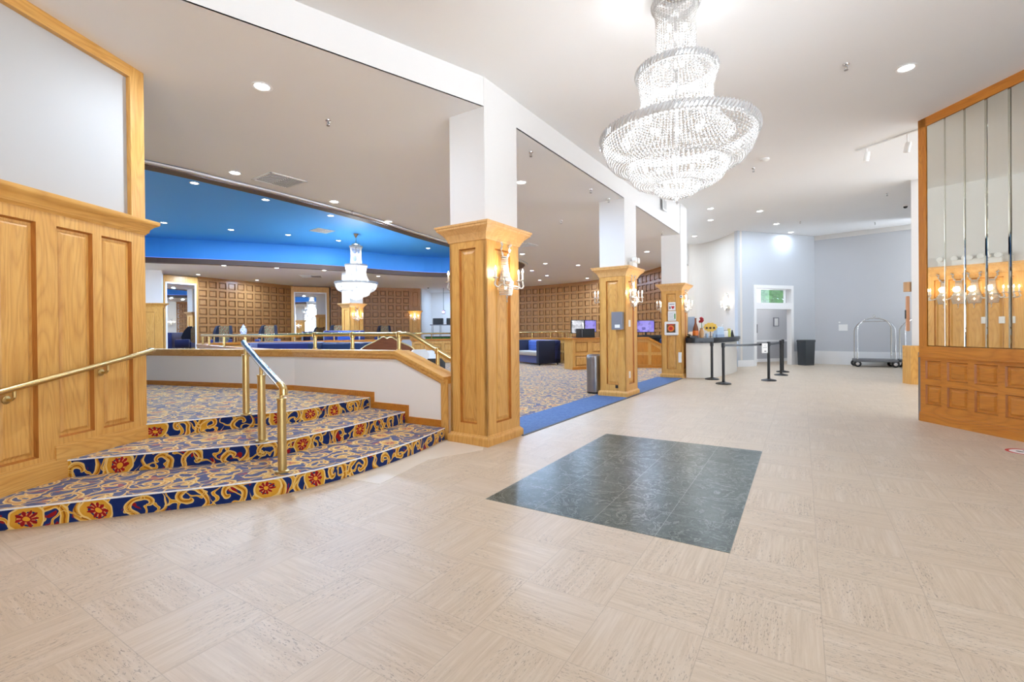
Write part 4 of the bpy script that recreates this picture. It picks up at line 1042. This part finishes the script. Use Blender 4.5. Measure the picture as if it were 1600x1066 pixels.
# ------------------------------------------------------------------ bar counter
bar = [tuple(p) for p in smooth_curve([(4.665, 12.53), (4.86, 12.43), (5.1, 12.40), (5.45, 12.54), (5.88, 13.02), (6.5, 13.75), (6.95, 14.45), (7.25, 15.2), (7.42, 15.78)], 5)]
back = [(7.0, 15.95), (6.2, 15.2), (5.5, 14.4), (4.95, 13.6), (4.80, 13.2), (4.955, 13.02)]
t = thing('bar_counter', 'curved white-fronted bar counter with thick black top beside the third column', 'counter', (bar[0][0], bar[0][1], 0))
M = Matrix.Translation((-bar[0][0], -bar[0][1], 0))
STONEW = plain('white stone front', (232,230,224), .35, 0, .05)
MB(M).prism(bar+back, 0, .93).build('front', STONEW, t)
MB(M).prism(offset(bar, -.07)+back, .93, .985).build('apron', BLACKG, t)
MB(M).prism(offset(bar, -.10)+back, .985, 1.07).build('top', BLACKG, t)
ZB = 1.07
def on_bar(px, d=.22):
    """a spot on the counter top on the line of sight column px, d metres in from its front edge"""
    k = (px-800)/730
    if px < 1081: return Vector((k*13.2, 13.2))
    for a, b in zip(bar, bar[1:]):
        fa, fb = a[0]-k*a[1], b[0]-k*b[1]
        if fa <= 0 <= fb:
            u = -fa/(fb-fa); p = Vector((a[0]+(b[0]-a[0])*u, a[1]+(b[1]-a[1])*u)); return p*(1+d/p.length)
p = on_bar(1077, .30); an = -.35
t = thing('payment_screen', 'tall slate-blue screen standing on the bar next to the third column', 'screen', (p.x, p.y, ZB), an)
MB().box(-.13, .15, -.02, .05, .12, .58).build('panel', BLUEG, t); MB().box(-.22, -.13, -.02, .08, .12, .57).build('side', BLACK, t); MB().box(-.12, .1, -.05, .1, 0, .015).build('foot', BLACK, t); MB().box(-.03, .03, 0, .04, .0, .13).build('neck', BLACK, t)
p = on_bar(1087, .12)
t = thing('desk_phone', 'black telephone on the bar in front of the slate-blue screen', 'telephone', (p.x-.1, p.y, ZB), .2)
MB().prism([(-.11, -.09), (.11, -.09), (.11, .09), (-.11, .09)], 0, .05).build('body', BLACK, t); m = MB(); m.tube([(-.08, -.05, .07), (-.08, .06, .09)], .022, 10); m.build('handset', BLACK, t, smooth=True)
p = on_bar(1073, .10); p = p+Vector((-.01, -.35))
t = thing('paper_stack', 'leaning stack of pale leaflets at the left end of the bar', 'papers', (p.x, p.y, ZB), .3)
m = MB(Matrix.Rotation(.5, 4, 'Y')); m.box(-.07, .0, -.1, .1, .03, .15); m.build('leaflets', PAPER, t)
m = MB(Matrix.Translation((.07, 0, 0)) @ Matrix.Rotation(.5, 4, 'Y')); m.box(-.06, 0, -.1, .1, .03, .13); m.build('cover', TAN, t)
p = on_bar(1087, .28)
t = thing('poster_cone', 'brown pyramid-shaped bottle display on the bar beside the slate-blue screen', 'bottle', (p.x, p.y, ZB))
MB().lathe([(0, 0), (.075, 0), (.075, .2), (.06, .28), (.025, .40), (.022, .5), (.027, .5), (.027, .53), (0, .53)], 16).build('body', WALNUT, t, smooth=True)
MB().lathe([(.077, .06), (.077, .19)], 16).build('label_band', ORANGE, t, smooth=True)
p = on_bar(1096, .25)
t = thing('flower_vase', 'red flower in a clear vase wrapped in tan paper on the bar', 'flower', (p.x, p.y, ZB))
MB().lathe([(0, 0), (.05, 0), (.065, .1), (.06, .18), (.035, .23), (.045, .26)], 16).build('vase', TAN, t, smooth=True)
MB().tube([(0, 0, .1), (.01, 0, .3), (.0, 0, .43)], .008, 6).build('stem', GREEN, t)
m = MB(); random.seed(5)
for i in range(12): m.ball((.05*math.cos(i*2.4)*(i/12), .05*math.sin(i*2.4)*(i/12), .48+.05*math.cos(i*1.7)), .035, 8, 5)
m.build('bloom', REDD, t, smooth='all')
p = on_bar(1110, .25)
t = thing('display_card', 'yellow scalloped display card with dark rounds on the bar', 'display card', (p.x, p.y, ZB), -.4)
sc_ = [(.17*math.cos(2*PI*k/48)*(1+.06*math.cos(2*PI*k/48*10)), .12*math.sin(2*PI*k/48)*(1+.06*math.cos(2*PI*k/48*10))) for k in range(48)]
m = MB(Matrix.Translation((0, 0, .28)) @ Matrix.Rotation(PI/2, 4, 'X')); m.prism(sc_, -.012, .012); m.build('card', YELLOW, t)
m = MB(Matrix.Translation((0, 0, .28)) @ Matrix.Rotation(PI/2, 4, 'X'))
for x in (-.09, 0, .09): m.lathe([(0, .012), (.03, .012), (.028, .02), (0, .022)], 14, (x, -.02, 0))
m.build('dark_rounds', BROWND, t, smooth=True)
for x in (-.09, .09): MB().lathe([(0, 0), (.035, 0), (.045, .11), (0, .11)], 14, (x, .0, 0)).build('foot_cup', SKYB, t, smooth=True)
MB().box(-.01, .01, -.008, .008, .0, .2).build('support', BROWND, t)
p = on_bar(1123, .3)
t = thing('plastic_dispenser', 'translucent pale blue dispenser on a dark tray on the bar', 'dispenser', (p.x, p.y, ZB), .2)
MB().box(-.11, .11, -.09, .09, 0, .08).build('tray', BLUEG, t); MB().rectsweep(-.1, .1, -.08, .08, [(0, .08), (.0, .27), (-.02, .29)]).build('tank', SKYB, t); MB().tube([(.05, -.05, .29), (.1, -.05, .36)], .012, 8).build('spout', PLASTW, t)
p = on_bar(1134, .25)
t = thing('glass_jar', 'clear lidded jar on the bar left of the yellow bottle', 'jar', (p.x, p.y, ZB))
MB().lathe([(0, 0), (.06, 0), (.062, .16), (.05, .18)], 18).build('body', PLASTW, t, smooth=True); MB().lathe([(0, .18), (.052, .18), (.052, .2), (0, .205)], 18).build('lid', STEEL, t, smooth=True)
p = on_bar(1139, .22)
t = thing('yellow_bottle', 'yellow-green bottle standing on the bar', 'bottle', (p.x, p.y, ZB))
MB().lathe([(0, 0), (.05, 0), (.05, .15), (.042, .19), (.042, .22)], 16).build('body', plain('yellow green glass', (206,206,110), .3), t, smooth=True); MB().lathe([(0, .22), (.045, .22), (.045, .24), (0, .24)], 16).build('lid', YELLOW, t, smooth=True)
p = on_bar(1144, .2)
t = thing('black_cone', 'small black cone-shaped stand at the right end of the bar', 'stand', (p.x, p.y, ZB))
MB().lathe([(0, 0), (.055, 0), (.01, .2), (0, .2)], 14).build('body', BLACK, t, smooth=True)

# ------------------------------------------------------------------ luggage carts
def cart(loc, rz, lab):
    t = thing('luggage_cart', lab, 'luggage cart', loc, rz, 'chrome luggage carts')
    w, d = .52, .28
    MB().box(-w, w, -d, d, .20, .25).build('deck', plain('charcoal deck carpet', (92,92,96), .9, 0, .1), t)
    MB().rectsweep(-w, w, -d, d, [(0, .17), (.03, .17), (.04, .2), (.03, .26), (0, .26)]).build('bumper', plain('grey bumper', (110,110,112), .6), t)
    for y in (-d+.02, d-.02):
        pts = [(-w+.02, y, .25), (-w+.02, y, 1.2)] + [(-(w-.02)*math.cos(PI*k/14), y*(1-math.sin(PI*k/14)*.96), 1.2+.42*math.sin(PI*k/14)) for k in range(1, 14)] + [(w-.02, y, 1.2), (w-.02, y, .25)]
        MB().tube(pts, .019, 12).build('arch', CHROME, t, smooth=True)
    MB().tube([(-.30, 0, 1.5), (.30, 0, 1.5)], .015, 10).build('hanger_bar', CHROME, t, smooth=True)
    MB().lathe([(0, 1.6), (.03, 1.61), (.015, 1.64), (.035, 1.68), (.015, 1.72), (0, 1.735)], 16).build('finial', CHROME, t, smooth=True)
    for x in (-w+.02, w-.02):
        for y in (-d+.03, d-.03):
            k = MB(Matrix.Translation((x, y, .105)) @ Matrix.Rotation(PI/2, 4, 'X')).lathe([(0, -.03), (.085, -.03), (.105, -.018), (.105, .018), (.085, .03), (0, .03)], 24).build('wheel', RUBBER, t, smooth=True)
            MB(Matrix.Translation((x, y, .105)) @ Matrix.Rotation(PI/2, 4, 'X')).lathe([(0, .035), (.05, .032), (.055, .028), (.055, -.028), (.05, -.032), (0, -.035)], 18).build('hub', CHROME, k, smooth=True)
cart((12.02, 15.50, 0), math.atan2(-.5, 1), 'chrome luggage cart parked by the grey wall, fully in view')
cart((13.12, 14.95, 0), math.atan2(-.45, 1), 'second chrome luggage cart, half hidden behind the white wall end')
t = thing('wall_sconce', 'small drum wall sconce on the edge of the white wall end', 'wall lamp', (9.15, 10.78, 0))
MB().lathe([(0, 2.12), (.075, 2.12), (.075, 2.34), (0, 2.34)], 20, (-.02, .0, 0)).build('shade', TAN, t, smooth=True); MB().box(.0, .10, -.02, .02, 2.2, 2.26).build('bracket', BRASS, t)
t = thing('wall_sign', 'orange-brown sign board seen edge-on at the white wall end', 'sign', (9.13, 10.8, 0), 1.0)
MB().rectsweep(-.02, .10, -.05, .01, [(-.01, 1.21), (0, 1.23), (0, 2.0), (-.01, 2.02)]).build('board', plain('terracotta board', (206,150,110), .5), t); MB().box(.0, .08, .01, .03, 1.5, 1.7).build('mount', BLACK, t)
# plate on the second grey wall
t = thing('wall_notice', 'small white notice plates on the second grey wall left of the luggage cart', 'notice', (HO[0], HO[1], 0), HA)
x = .72
MB().box(x, x+.26, -.008, 0, 1.20, 1.42).build('plate', PAPER, t); MB().box(x, x+.05, -.01, 0, 1.47, 1.52).build('switch', PLASTW, t)
# floor decal before the mirror wall
t = tag(MB().lathe([(0, .0), (.155, .0), (.155, .002), (0, .002)], 32).build('floor_sticker', PAPER, None, (5.28, 4.80, .0005)), 'round white floor sticker with red ring and dark footprints', 'sticker')
MB().lathe([(.125, .0021), (.155, .0021), (.155, .003), (.125, .003), (.125, .0021)], 32).build('red_ring', RED, t)
m = MB()
for sx in (-1, 1):
    for cx, cy, a, b in ((sx*.035, .03, .02, .036), (sx*.035, -.04, .016, .022)):
        m.face([(cx+a*math.cos(2*PI*k/16), cy+b*math.sin(2*PI*k/16), .003) for k in range(16)])
m.build('footprints', BLACK, t)

# ------------------------------------------------------------------ security desk and ramp beside the second column
DA = math.atan2(1.0, 2.4); DO = (1.97, 15.25, 0)
t = thing('reception_desk', 'oak-panelled security desk behind the litter bin with a wall of monitors', 'desk', DO, DA)
raised('front', 1.95, 0, 1.0, [(a, a+.46, z, z+.34) for a in (.1, .74, 1.38) for z in (.12, .56)], OAK, t, (0,0,0), 0, .02, .012)
MB().box(0, 1.95, .0, .55, 0, .99).build('carcass', OAK, t)
MB().box(-.05, 2.0, -.07, .6, 1.0, 1.05).build('top', OAKDH, t)
MB().box(-.01, 1.95, -.035, .0, 0, .09).build('plinth', OAKDH, t)
def dp(x, y, z): return (DO[0]+math.cos(DA)*x-math.sin(DA)*y, DO[1]+math.sin(DA)*x+math.cos(DA)*y, z)
t = thing('security_recorder', 'black equipment box on the oak security desk', 'equipment box', dp(.36, .08, 1.05), DA)
MB().box(0, .55, 0, .3, 0, .3).build('case', BLACK, t); MB().box(.05, .06, -.003, 0, .03, .27).build('trim_line', STEEL, t); 
def monitor(loc, rz, w, h, mat, lab, st=.18):
    t = thing('monitor', lab, 'monitor', loc, rz, 'security monitors')
    MB().box(-w/2, w/2, 0, .05, st, st+h).build('case', BLACK, t); MB().box(-w/2+.015, w/2-.015, -.004, 0, st+.02, st+h-.02).build('picture', mat, t)
    MB().box(-.03, .03, .01, .04, .01, st).build('stand', BLACK, t); MB().box(-.14, .14, -.06, .12, 0, .012).build('foot', BLACK, t)
monitor(dp(.48, .46, 1.05), DA, .50, .46, SCRW, 'monitor with grey camera pictures left of the second column', .14)
monitor(dp(.98, .46, 1.05), DA, .46, .42, SCRP, 'violet-lit monitor half hidden behind the second column', .18)
t = thing('ramp_balustrade', 'oak-panelled sloping balustrade between the second and third columns', 'balustrade', (4.15, 15.9, 0), math.atan2(-.25, 1))
m = MB(); pfb = [(0, 0), (1.5, 0), (1.5, .42), (.45, .98), (0, .98)]
m.M = Matrix.Rotation(PI/2, 4, 'X'); m.prism(pfb, -.12, 0); m.build('body', OAK, t)
m = MB(Matrix.Rotation(PI/2, 4, 'X')); m.prism([(-.02, .98), (.46, .98), (1.52, .41), (1.52, .48), (.48, 1.05), (-.02, 1.05)], -.15, .04); m.build('cap', OAKDH, t)
for a, b, z0, z1, z2 in ((.08, .46, .12, .44, .44), (.56, .94, .12, .44, .44), (1.04, 1.4, .12, .36, .36), (.08, .46, .54, .88, .88), (.56, .86, .54, .82, .62)):
    m = MB(); m.M = Matrix.Rotation(PI/2, 4, 'X'); m.prism([(a, z0), (b, z0), (b, z2), (a, z1)], 0, .012); m.build('raised_panel', OAKD, t)
MB().box(.0, 1.5, -.02, 0, 0, .09).build('plinth', OAKDH, t)
t = thing('control_desk', 'black control desk with a violet monitor behind the oak ramp balustrade', 'desk', (4.6, 16.55, .0), -.1)
MB().box(-.7, .8, 0, .6, 1.0, 1.1).build('top', BLACK, t); MB().box(-.65, .75, .05, .55, .0, 1.0).build('body', BLACKG, t)
monitor((4.82, 16.85, 1.1), -.1, .62, .44, SCRP, 'wide violet monitor between the second and third columns', .1)
t = thing('office_chair', 'dark blue office chair behind the sloping oak cap', 'chair', (5.25, 15.95, 0), .2)
MB().rectsweep(-.2, .2, -.05, .05, [(-.03, .55), (0, .6), (0, .95), (-.04, 1.0)]).build('backrest', TEALN, t); MB().rectsweep(-.22, .22, -.1, .35, [(-.02, .42), (0, .45), (0, .5), (-.02, .52)]).build('seat', TEALN, t); MB().lathe([(.2, 0), (.2, .03), (.03, .06), (.03, .43)], 12, (0, .12, 0)).build('base', BLACK, t)

# ------------------------------------------------------------------ lounge seating
def cushion(m, x0, x1, y0, y1, z0, z1, r=.04):
    m.rectsweep(x0, x1, y0, y1, [(-r*1.2, z0), (-r*.3, z0+r*.25), (0, z0+r), (0, z1-r), (-r*.3, z1-r*.25), (-r*1.2, z1)]); return m
def sofa(loc, rz, L, lab, body, seat=None, back=None, h=.95, group='lounge sofas', tuft=False):
    """x along the sofa, faces -y"""
    t = thing('sofa', lab, 'sofa', loc, rz, group); seat = seat or body; back = back or body; D = .95
    MB().box(.03, L-.03, .06, D-.03, .07, .34).build('base', body, t)
    m = cushion(MB(), .16, L-.16, 0, D-.22, .34, .50); m.build('seat_cushion', seat, t, smooth=True)
    m = cushion(MB(), .0, L, D-.24, D, .1, h); m.build('backrest', body, t, smooth=True)
    m = cushion(MB(), .16, L-.16, D-.34, D-.2, .48, h-.03); b = m.build('back_cushion', back, t, smooth=True)
    if tuft:
        m = MB(); nx = int((L-.3)/.17)
        for k in range(3):
            for i in range(nx): m.ball((.22+i*.17+(.085 if k % 2 else 0), D-.345, .57+k*.12), .016, 8, 5)
        m.build('tufting_buttons', body, b, smooth='all')
    for x0, x1 in ((0, .17), (L-.17, L)): cushion(MB(), x0, x1, 0, D, .07, h).build('arm', NAVYD if tuft else body, t, smooth=True)
    for x in (.08, L-.08):
        for y in (.08, D-.08): MB().lathe([(.02, 0), (.028, .08)], 10, (x, y, 0)).build('leg', BLACK, t)
    return t
ax = math.atan2(-.89, .45)
sofa((.05, 19.0, .006), ax, 2.05, 'navy tufted sofa with taupe seat beyond the nearest column', NAVY, TAUPE, ROYAL, .93, tuft=True)
sofa((-8.05, 14.0, .006), .15, 2.1, 'long navy sofa back showing left of centre over the half wall', NAVY, h=1.0)
sofa((-5.75, 13.15, .006), .05, 1.3, 'navy two-seat sofa over the half wall, second from the left', TEALN, h=1.0)
sofa((-4.4, 13.0, .006), .0, .75, 'narrow navy armchair between the two-seat sofa and the ornate settee', TEALN, h=1.0)
sofa((-7.25, 18.02, .426), .41, 1.5, 'low navy sofa on the far platform before the distant column', NAVY, h=.95)
t = thing('throw_pillow', 'royal blue throw pillow on the low navy sofa of the far platform', 'pillow', (-6.72, 18.70, .935), .41)
cushion(MB(), -.24, .24, -.07, .07, 0, .42, .06).build('cover', ROYAL, t, smooth=True)
# ornate settee with carved crest, its back to the steps
t = thing('ornate_settee', 'ornate settee with carved walnut crest seen from behind over the half wall', 'sofa', (-3.0, 11.2, .006), .08)
cr = smooth_curve([(-.62, .86), (-.5, .95), (-.35, 1.02), (-.2, 1.10), (-.08, 1.17), (0, 1.13), (.1, 1.16), (.22, 1.09), (.4, 1.0), (.55, .93), (.66, .84)], 4)
m = MB(Matrix.Rotation(PI/2, 4, 'X')); m.prism([(p[0], p[1]) for p in cr]+[(.66, .74), (-.62, .74)], -.035, .035); m.build('carved_crest', WALNUT, t, smooth=True)
MB(Matrix.Rotation(PI/2, 4, 'X')).tube([(p[0], p[1]+.005, 0) for p in cr], .022, 8).build('gilt_edge', BRASSP, t, smooth=True)
MB().box(-.6, .64, -.03, .03, .35, .80).build('backrest', DAMASK, t); cushion(MB(), -.6, .64, .0, .6, .3, .48).build('seat_cushion', DAMASK, t, smooth=True)
for x in (-.58, .62):
    for y in (0, .55): MB().lathe([(.02, 0), (.03, .3)], 10, (x, y, 0)).build('leg', WALNUT, t)
def wing_chair(loc, rz, lab, scale=1.):
    t = thing('wing_chair', lab, 'armchair', loc, rz, 'wing chairs on the far platform', scale)
    cushion(MB(), -.36, .36, -.3, .36, .22, .50).build('seat', NAVY, t, smooth=True)
    m = MB(Matrix.Rotation(PI/2, 4, 'X')); bp_ = [(-.27, .45), (.27, .45), (.27, 1.1)]+[(.27*math.cos(PI*k/8), 1.1+.10*math.sin(PI*k/8)) for k in range(1, 8)]+[(-.27, 1.1)]
    m.prism(bp_, -.36, -.22); m.build('backrest', FLORAL, t)
    for sx in (-1, 1):
        m = MB(); pw_ = [(.36, .45), (-.02, .5), (-.05, .75), (.05, 1.0), (.2, 1.2), (.36, 1.22)]
        m.M = Matrix.Translation((sx*.33, 0, 0)) @ Matrix.Rotation(sx*.35, 4, 'Z') @ Matrix.Rotation(PI/2, 4, 'Z') @ Matrix.Rotation(PI/2, 4, 'X')
        m.prism(pw_, -.05, .05); m.build('wing', NAVYD, t)
        cushion(MB(), sx*.36-.08, sx*.36+.08, -.28, .3, .25, .62).build('arm', NAVY, t, smooth=True)
    for x in (-.3, .3):
        for y in (-.25, .3): MB().lathe([(.02, 0), (.028, .22)], 8, (x, y, 0)).build('leg', WALNUT, t)
wing_chair((-12.45, 20.1, .426), .3, 'floral wing chair with navy wings left of the china vase')
wing_chair((-10.55, 20.2, .426), .25, 'floral wing chair with navy wings right of the china vase')
wing_chair((-7.95, 21.3, .426), .2, 'wing chair half hidden left of the distant column')
wing_chair((-6.75, 24.6, .426), .1, 'wing chair alone before the coffered wall right of the distant column')
t = thing('console_table', 'small dark console table carrying the china vase on the far platform', 'table', (-11.55, 20.1, .426), .2)
MB().box(-.4, .4, -.2, .2, .7, .74).build('top', WALNUT, t)
for x in (-.36, .36):
    for y in (-.16, .16): MB().box(x-.02, x+.02, y-.02, y+.02, 0, .7).build('leg', WALNUT, t)
t = thing('china_vase', 'blue and white china vase between the two left wing chairs', 'vase', (-11.55, 20.1, 1.166))
MB().lathe([(0, 0), (.07, 0), (.075, .02), (.12, .12), (.14, .24), (.12, .33), (.06, .38), (.06, .40)], 20).build('body', CHINA, t, smooth=True); MB().lathe([(.075, .40), (.075, .42), (.05, .46), (.012, .48), (.02, .51), (0, .52)], 18).build('lid', CHINA, t, smooth=True)
def side_chair(loc, rz, frame, back, lab, h=.95):
    t = thing('side_chair', lab, 'chair', loc, rz, 'side chairs in the lounge')
    cushion(MB(), -.22, .22, -.22, .22, .42, .49, .02).build('seat', back, t, smooth=True)
    MB(Matrix.Translation((0, .2, 0)) @ Matrix.Rotation(PI/2, 4, 'X')).prism([(-.2, .5), (.2, .5), (.2, h-.08), (.13, h), (-.13, h), (-.2, h-.08)], -.025, .025).build('backrest', back, t)
    for x in (-.2, .2):
        for y in (-.2, .2): MB().box(x-.015, x+.015, y-.015, y+.015, 0, .43).build('leg', frame, t)
side_chair((-3.9, 17.2, .006), .2, CHROME, plain('silver cloth', (176,178,184), .4, .3, .1), 'silver-backed side chair just under the bend of the brass rail', 1.0)
side_chair((-1.85, 9.6, .006), .5, CHROME, PLASTW, 'white side chair glimpsed under the sloping brass rail', .92)
side_chair((-1.42, 8.7, .006), .3, BLACK, BLACKG, 'black side chair glimpsed under the sloping brass rail beside the nearest column', .78)
side_chair((-1.95, 10.6, .006), -.3, BLACK, PLASTW, 'white side chair farther back under the sloping brass rail', .86)
# artificial boxwood bar and shelf before the white recess
t = thing('boxwood_bar', 'bar front clad in green artificial boxwood before the white recess', 'bar', (-4.45, 24.0, .426))
MB().box(0, 2.0, 0, .6, .0, .58).build('body', BROWND, t)
m = MB(); random.seed(11)
for i in range(900):
    x, z = random.uniform(.01, 1.99), random.uniform(.02, .58); r = random.uniform(.025, .05); a = random.uniform(0, 6.3); b = random.uniform(-.04, .0)
    m.face([(x+r*math.cos(a), -.02+b, z+r*math.sin(a)), (x+r*.5*math.cos(a+1.6), -.045+b, z+r*.5*math.sin(a+1.6)), (x-r*math.cos(a), -.02+b, z-r*math.sin(a)), (x+r*.5*math.cos(a-1.6), -.03+b, z+r*.5*math.sin(a-1.6))])
m.box(0, 2.0, -.01, 0, 0, .58); m.build('foliage', HEDGE, t)
MB().box(-.05, 2.05, -.06, .65, .58, .63).build('top', BROWND, t)
t = thing('shelf_rack', 'tall grey shelf rack standing behind the green bar', 'shelf', (-4.6, 26.2, .426))
for z in (.72, 1.22): MB().box(0, 2.0, 0, .5, z, z+.05).build('shelf', GREYBOX, t)
for x in (.1, .55, 1.9):
    for y in (.03, .45): MB().box(x-.015, x+.015, y-.015, y+.015, 0, 1.22).build('post', STEEL, t)
for i, (x, w) in enumerate(((.16, .55), (.92, .5))):
    tag(MB().rectsweep(x, x+w, .05, .4, [(-.01, 0), (0, .02), (0, .33), (-.01, .35)]).build('storage_crate', CHAR, None, (-4.6, 26.2, 1.696)), ('dark crate on the top shelf, left one' if i == 0 else 'dark crate on the top shelf, next to the column edge'), 'crate', 'crates on the shelf rack')
t = thing('stage_light', 'small violet stage light glowing on the white recess wall', 'spot light', (-3.95, 27.0, 2.42))
MB().ball((0, 0, 0), .07, 14, 8).build('bulb', PURPLE, t, smooth='all'); MB().lathe([(.08, .0), (.08, .2), (0, .2)], 14, (0, .08, -.1)).build('housing', BLACK, t); MB().tube([(0, .08, .1), (0, .08, 1.41)], .012, 8).build('hanger', BLACK, t)

# ------------------------------------------------------------------ garden seen through the transom
GRASSM = plain('sunlit lawn', (150,190,130), .9, 0, .1)
struct(MB().box(7.4, 40, 18.7, 70, -.2, 0).build('ground_garden', GRASSM))
random.seed(21)
def bush(loc, r, lab):
    t = thing('garden_tree', lab, 'tree', loc, 0, 'garden trees beyond the doorway')
    m = MB()
    for i in range(900):
        a, b = random.uniform(0, 2*PI), random.uniform(-.6, 1.5); rr = r*random.uniform(.6, 1.05)
        c = Vector((rr*math.cos(a)*math.cos(b), rr*math.sin(a)*math.cos(b), r*1.2+rr*math.sin(b))); s_ = random.uniform(.1, .22)*r*.6
        u = Vector((random.gauss(0, 1), random.gauss(0, 1), random.gauss(0, 1))).normalized(); w = u.cross(Vector((.3, .7, .2))).normalized()
        m.face([c+u*s_, c+w*s_*.5, c-u*s_, c-w*s_*.5])
    m.build('crown', HEDGE, t); MB().tube([(0, 0, 0), (.05, 0, r*1.3)], r*.1, 8).build('trunk', BROWND, t)
bush((15.2, 26.0, 0), 1.9, 'leafy garden tree filling the transom above the doorway')
bush((17.6, 32.0, 0), 2.3, 'second garden tree farther back at the edge of the transom view')
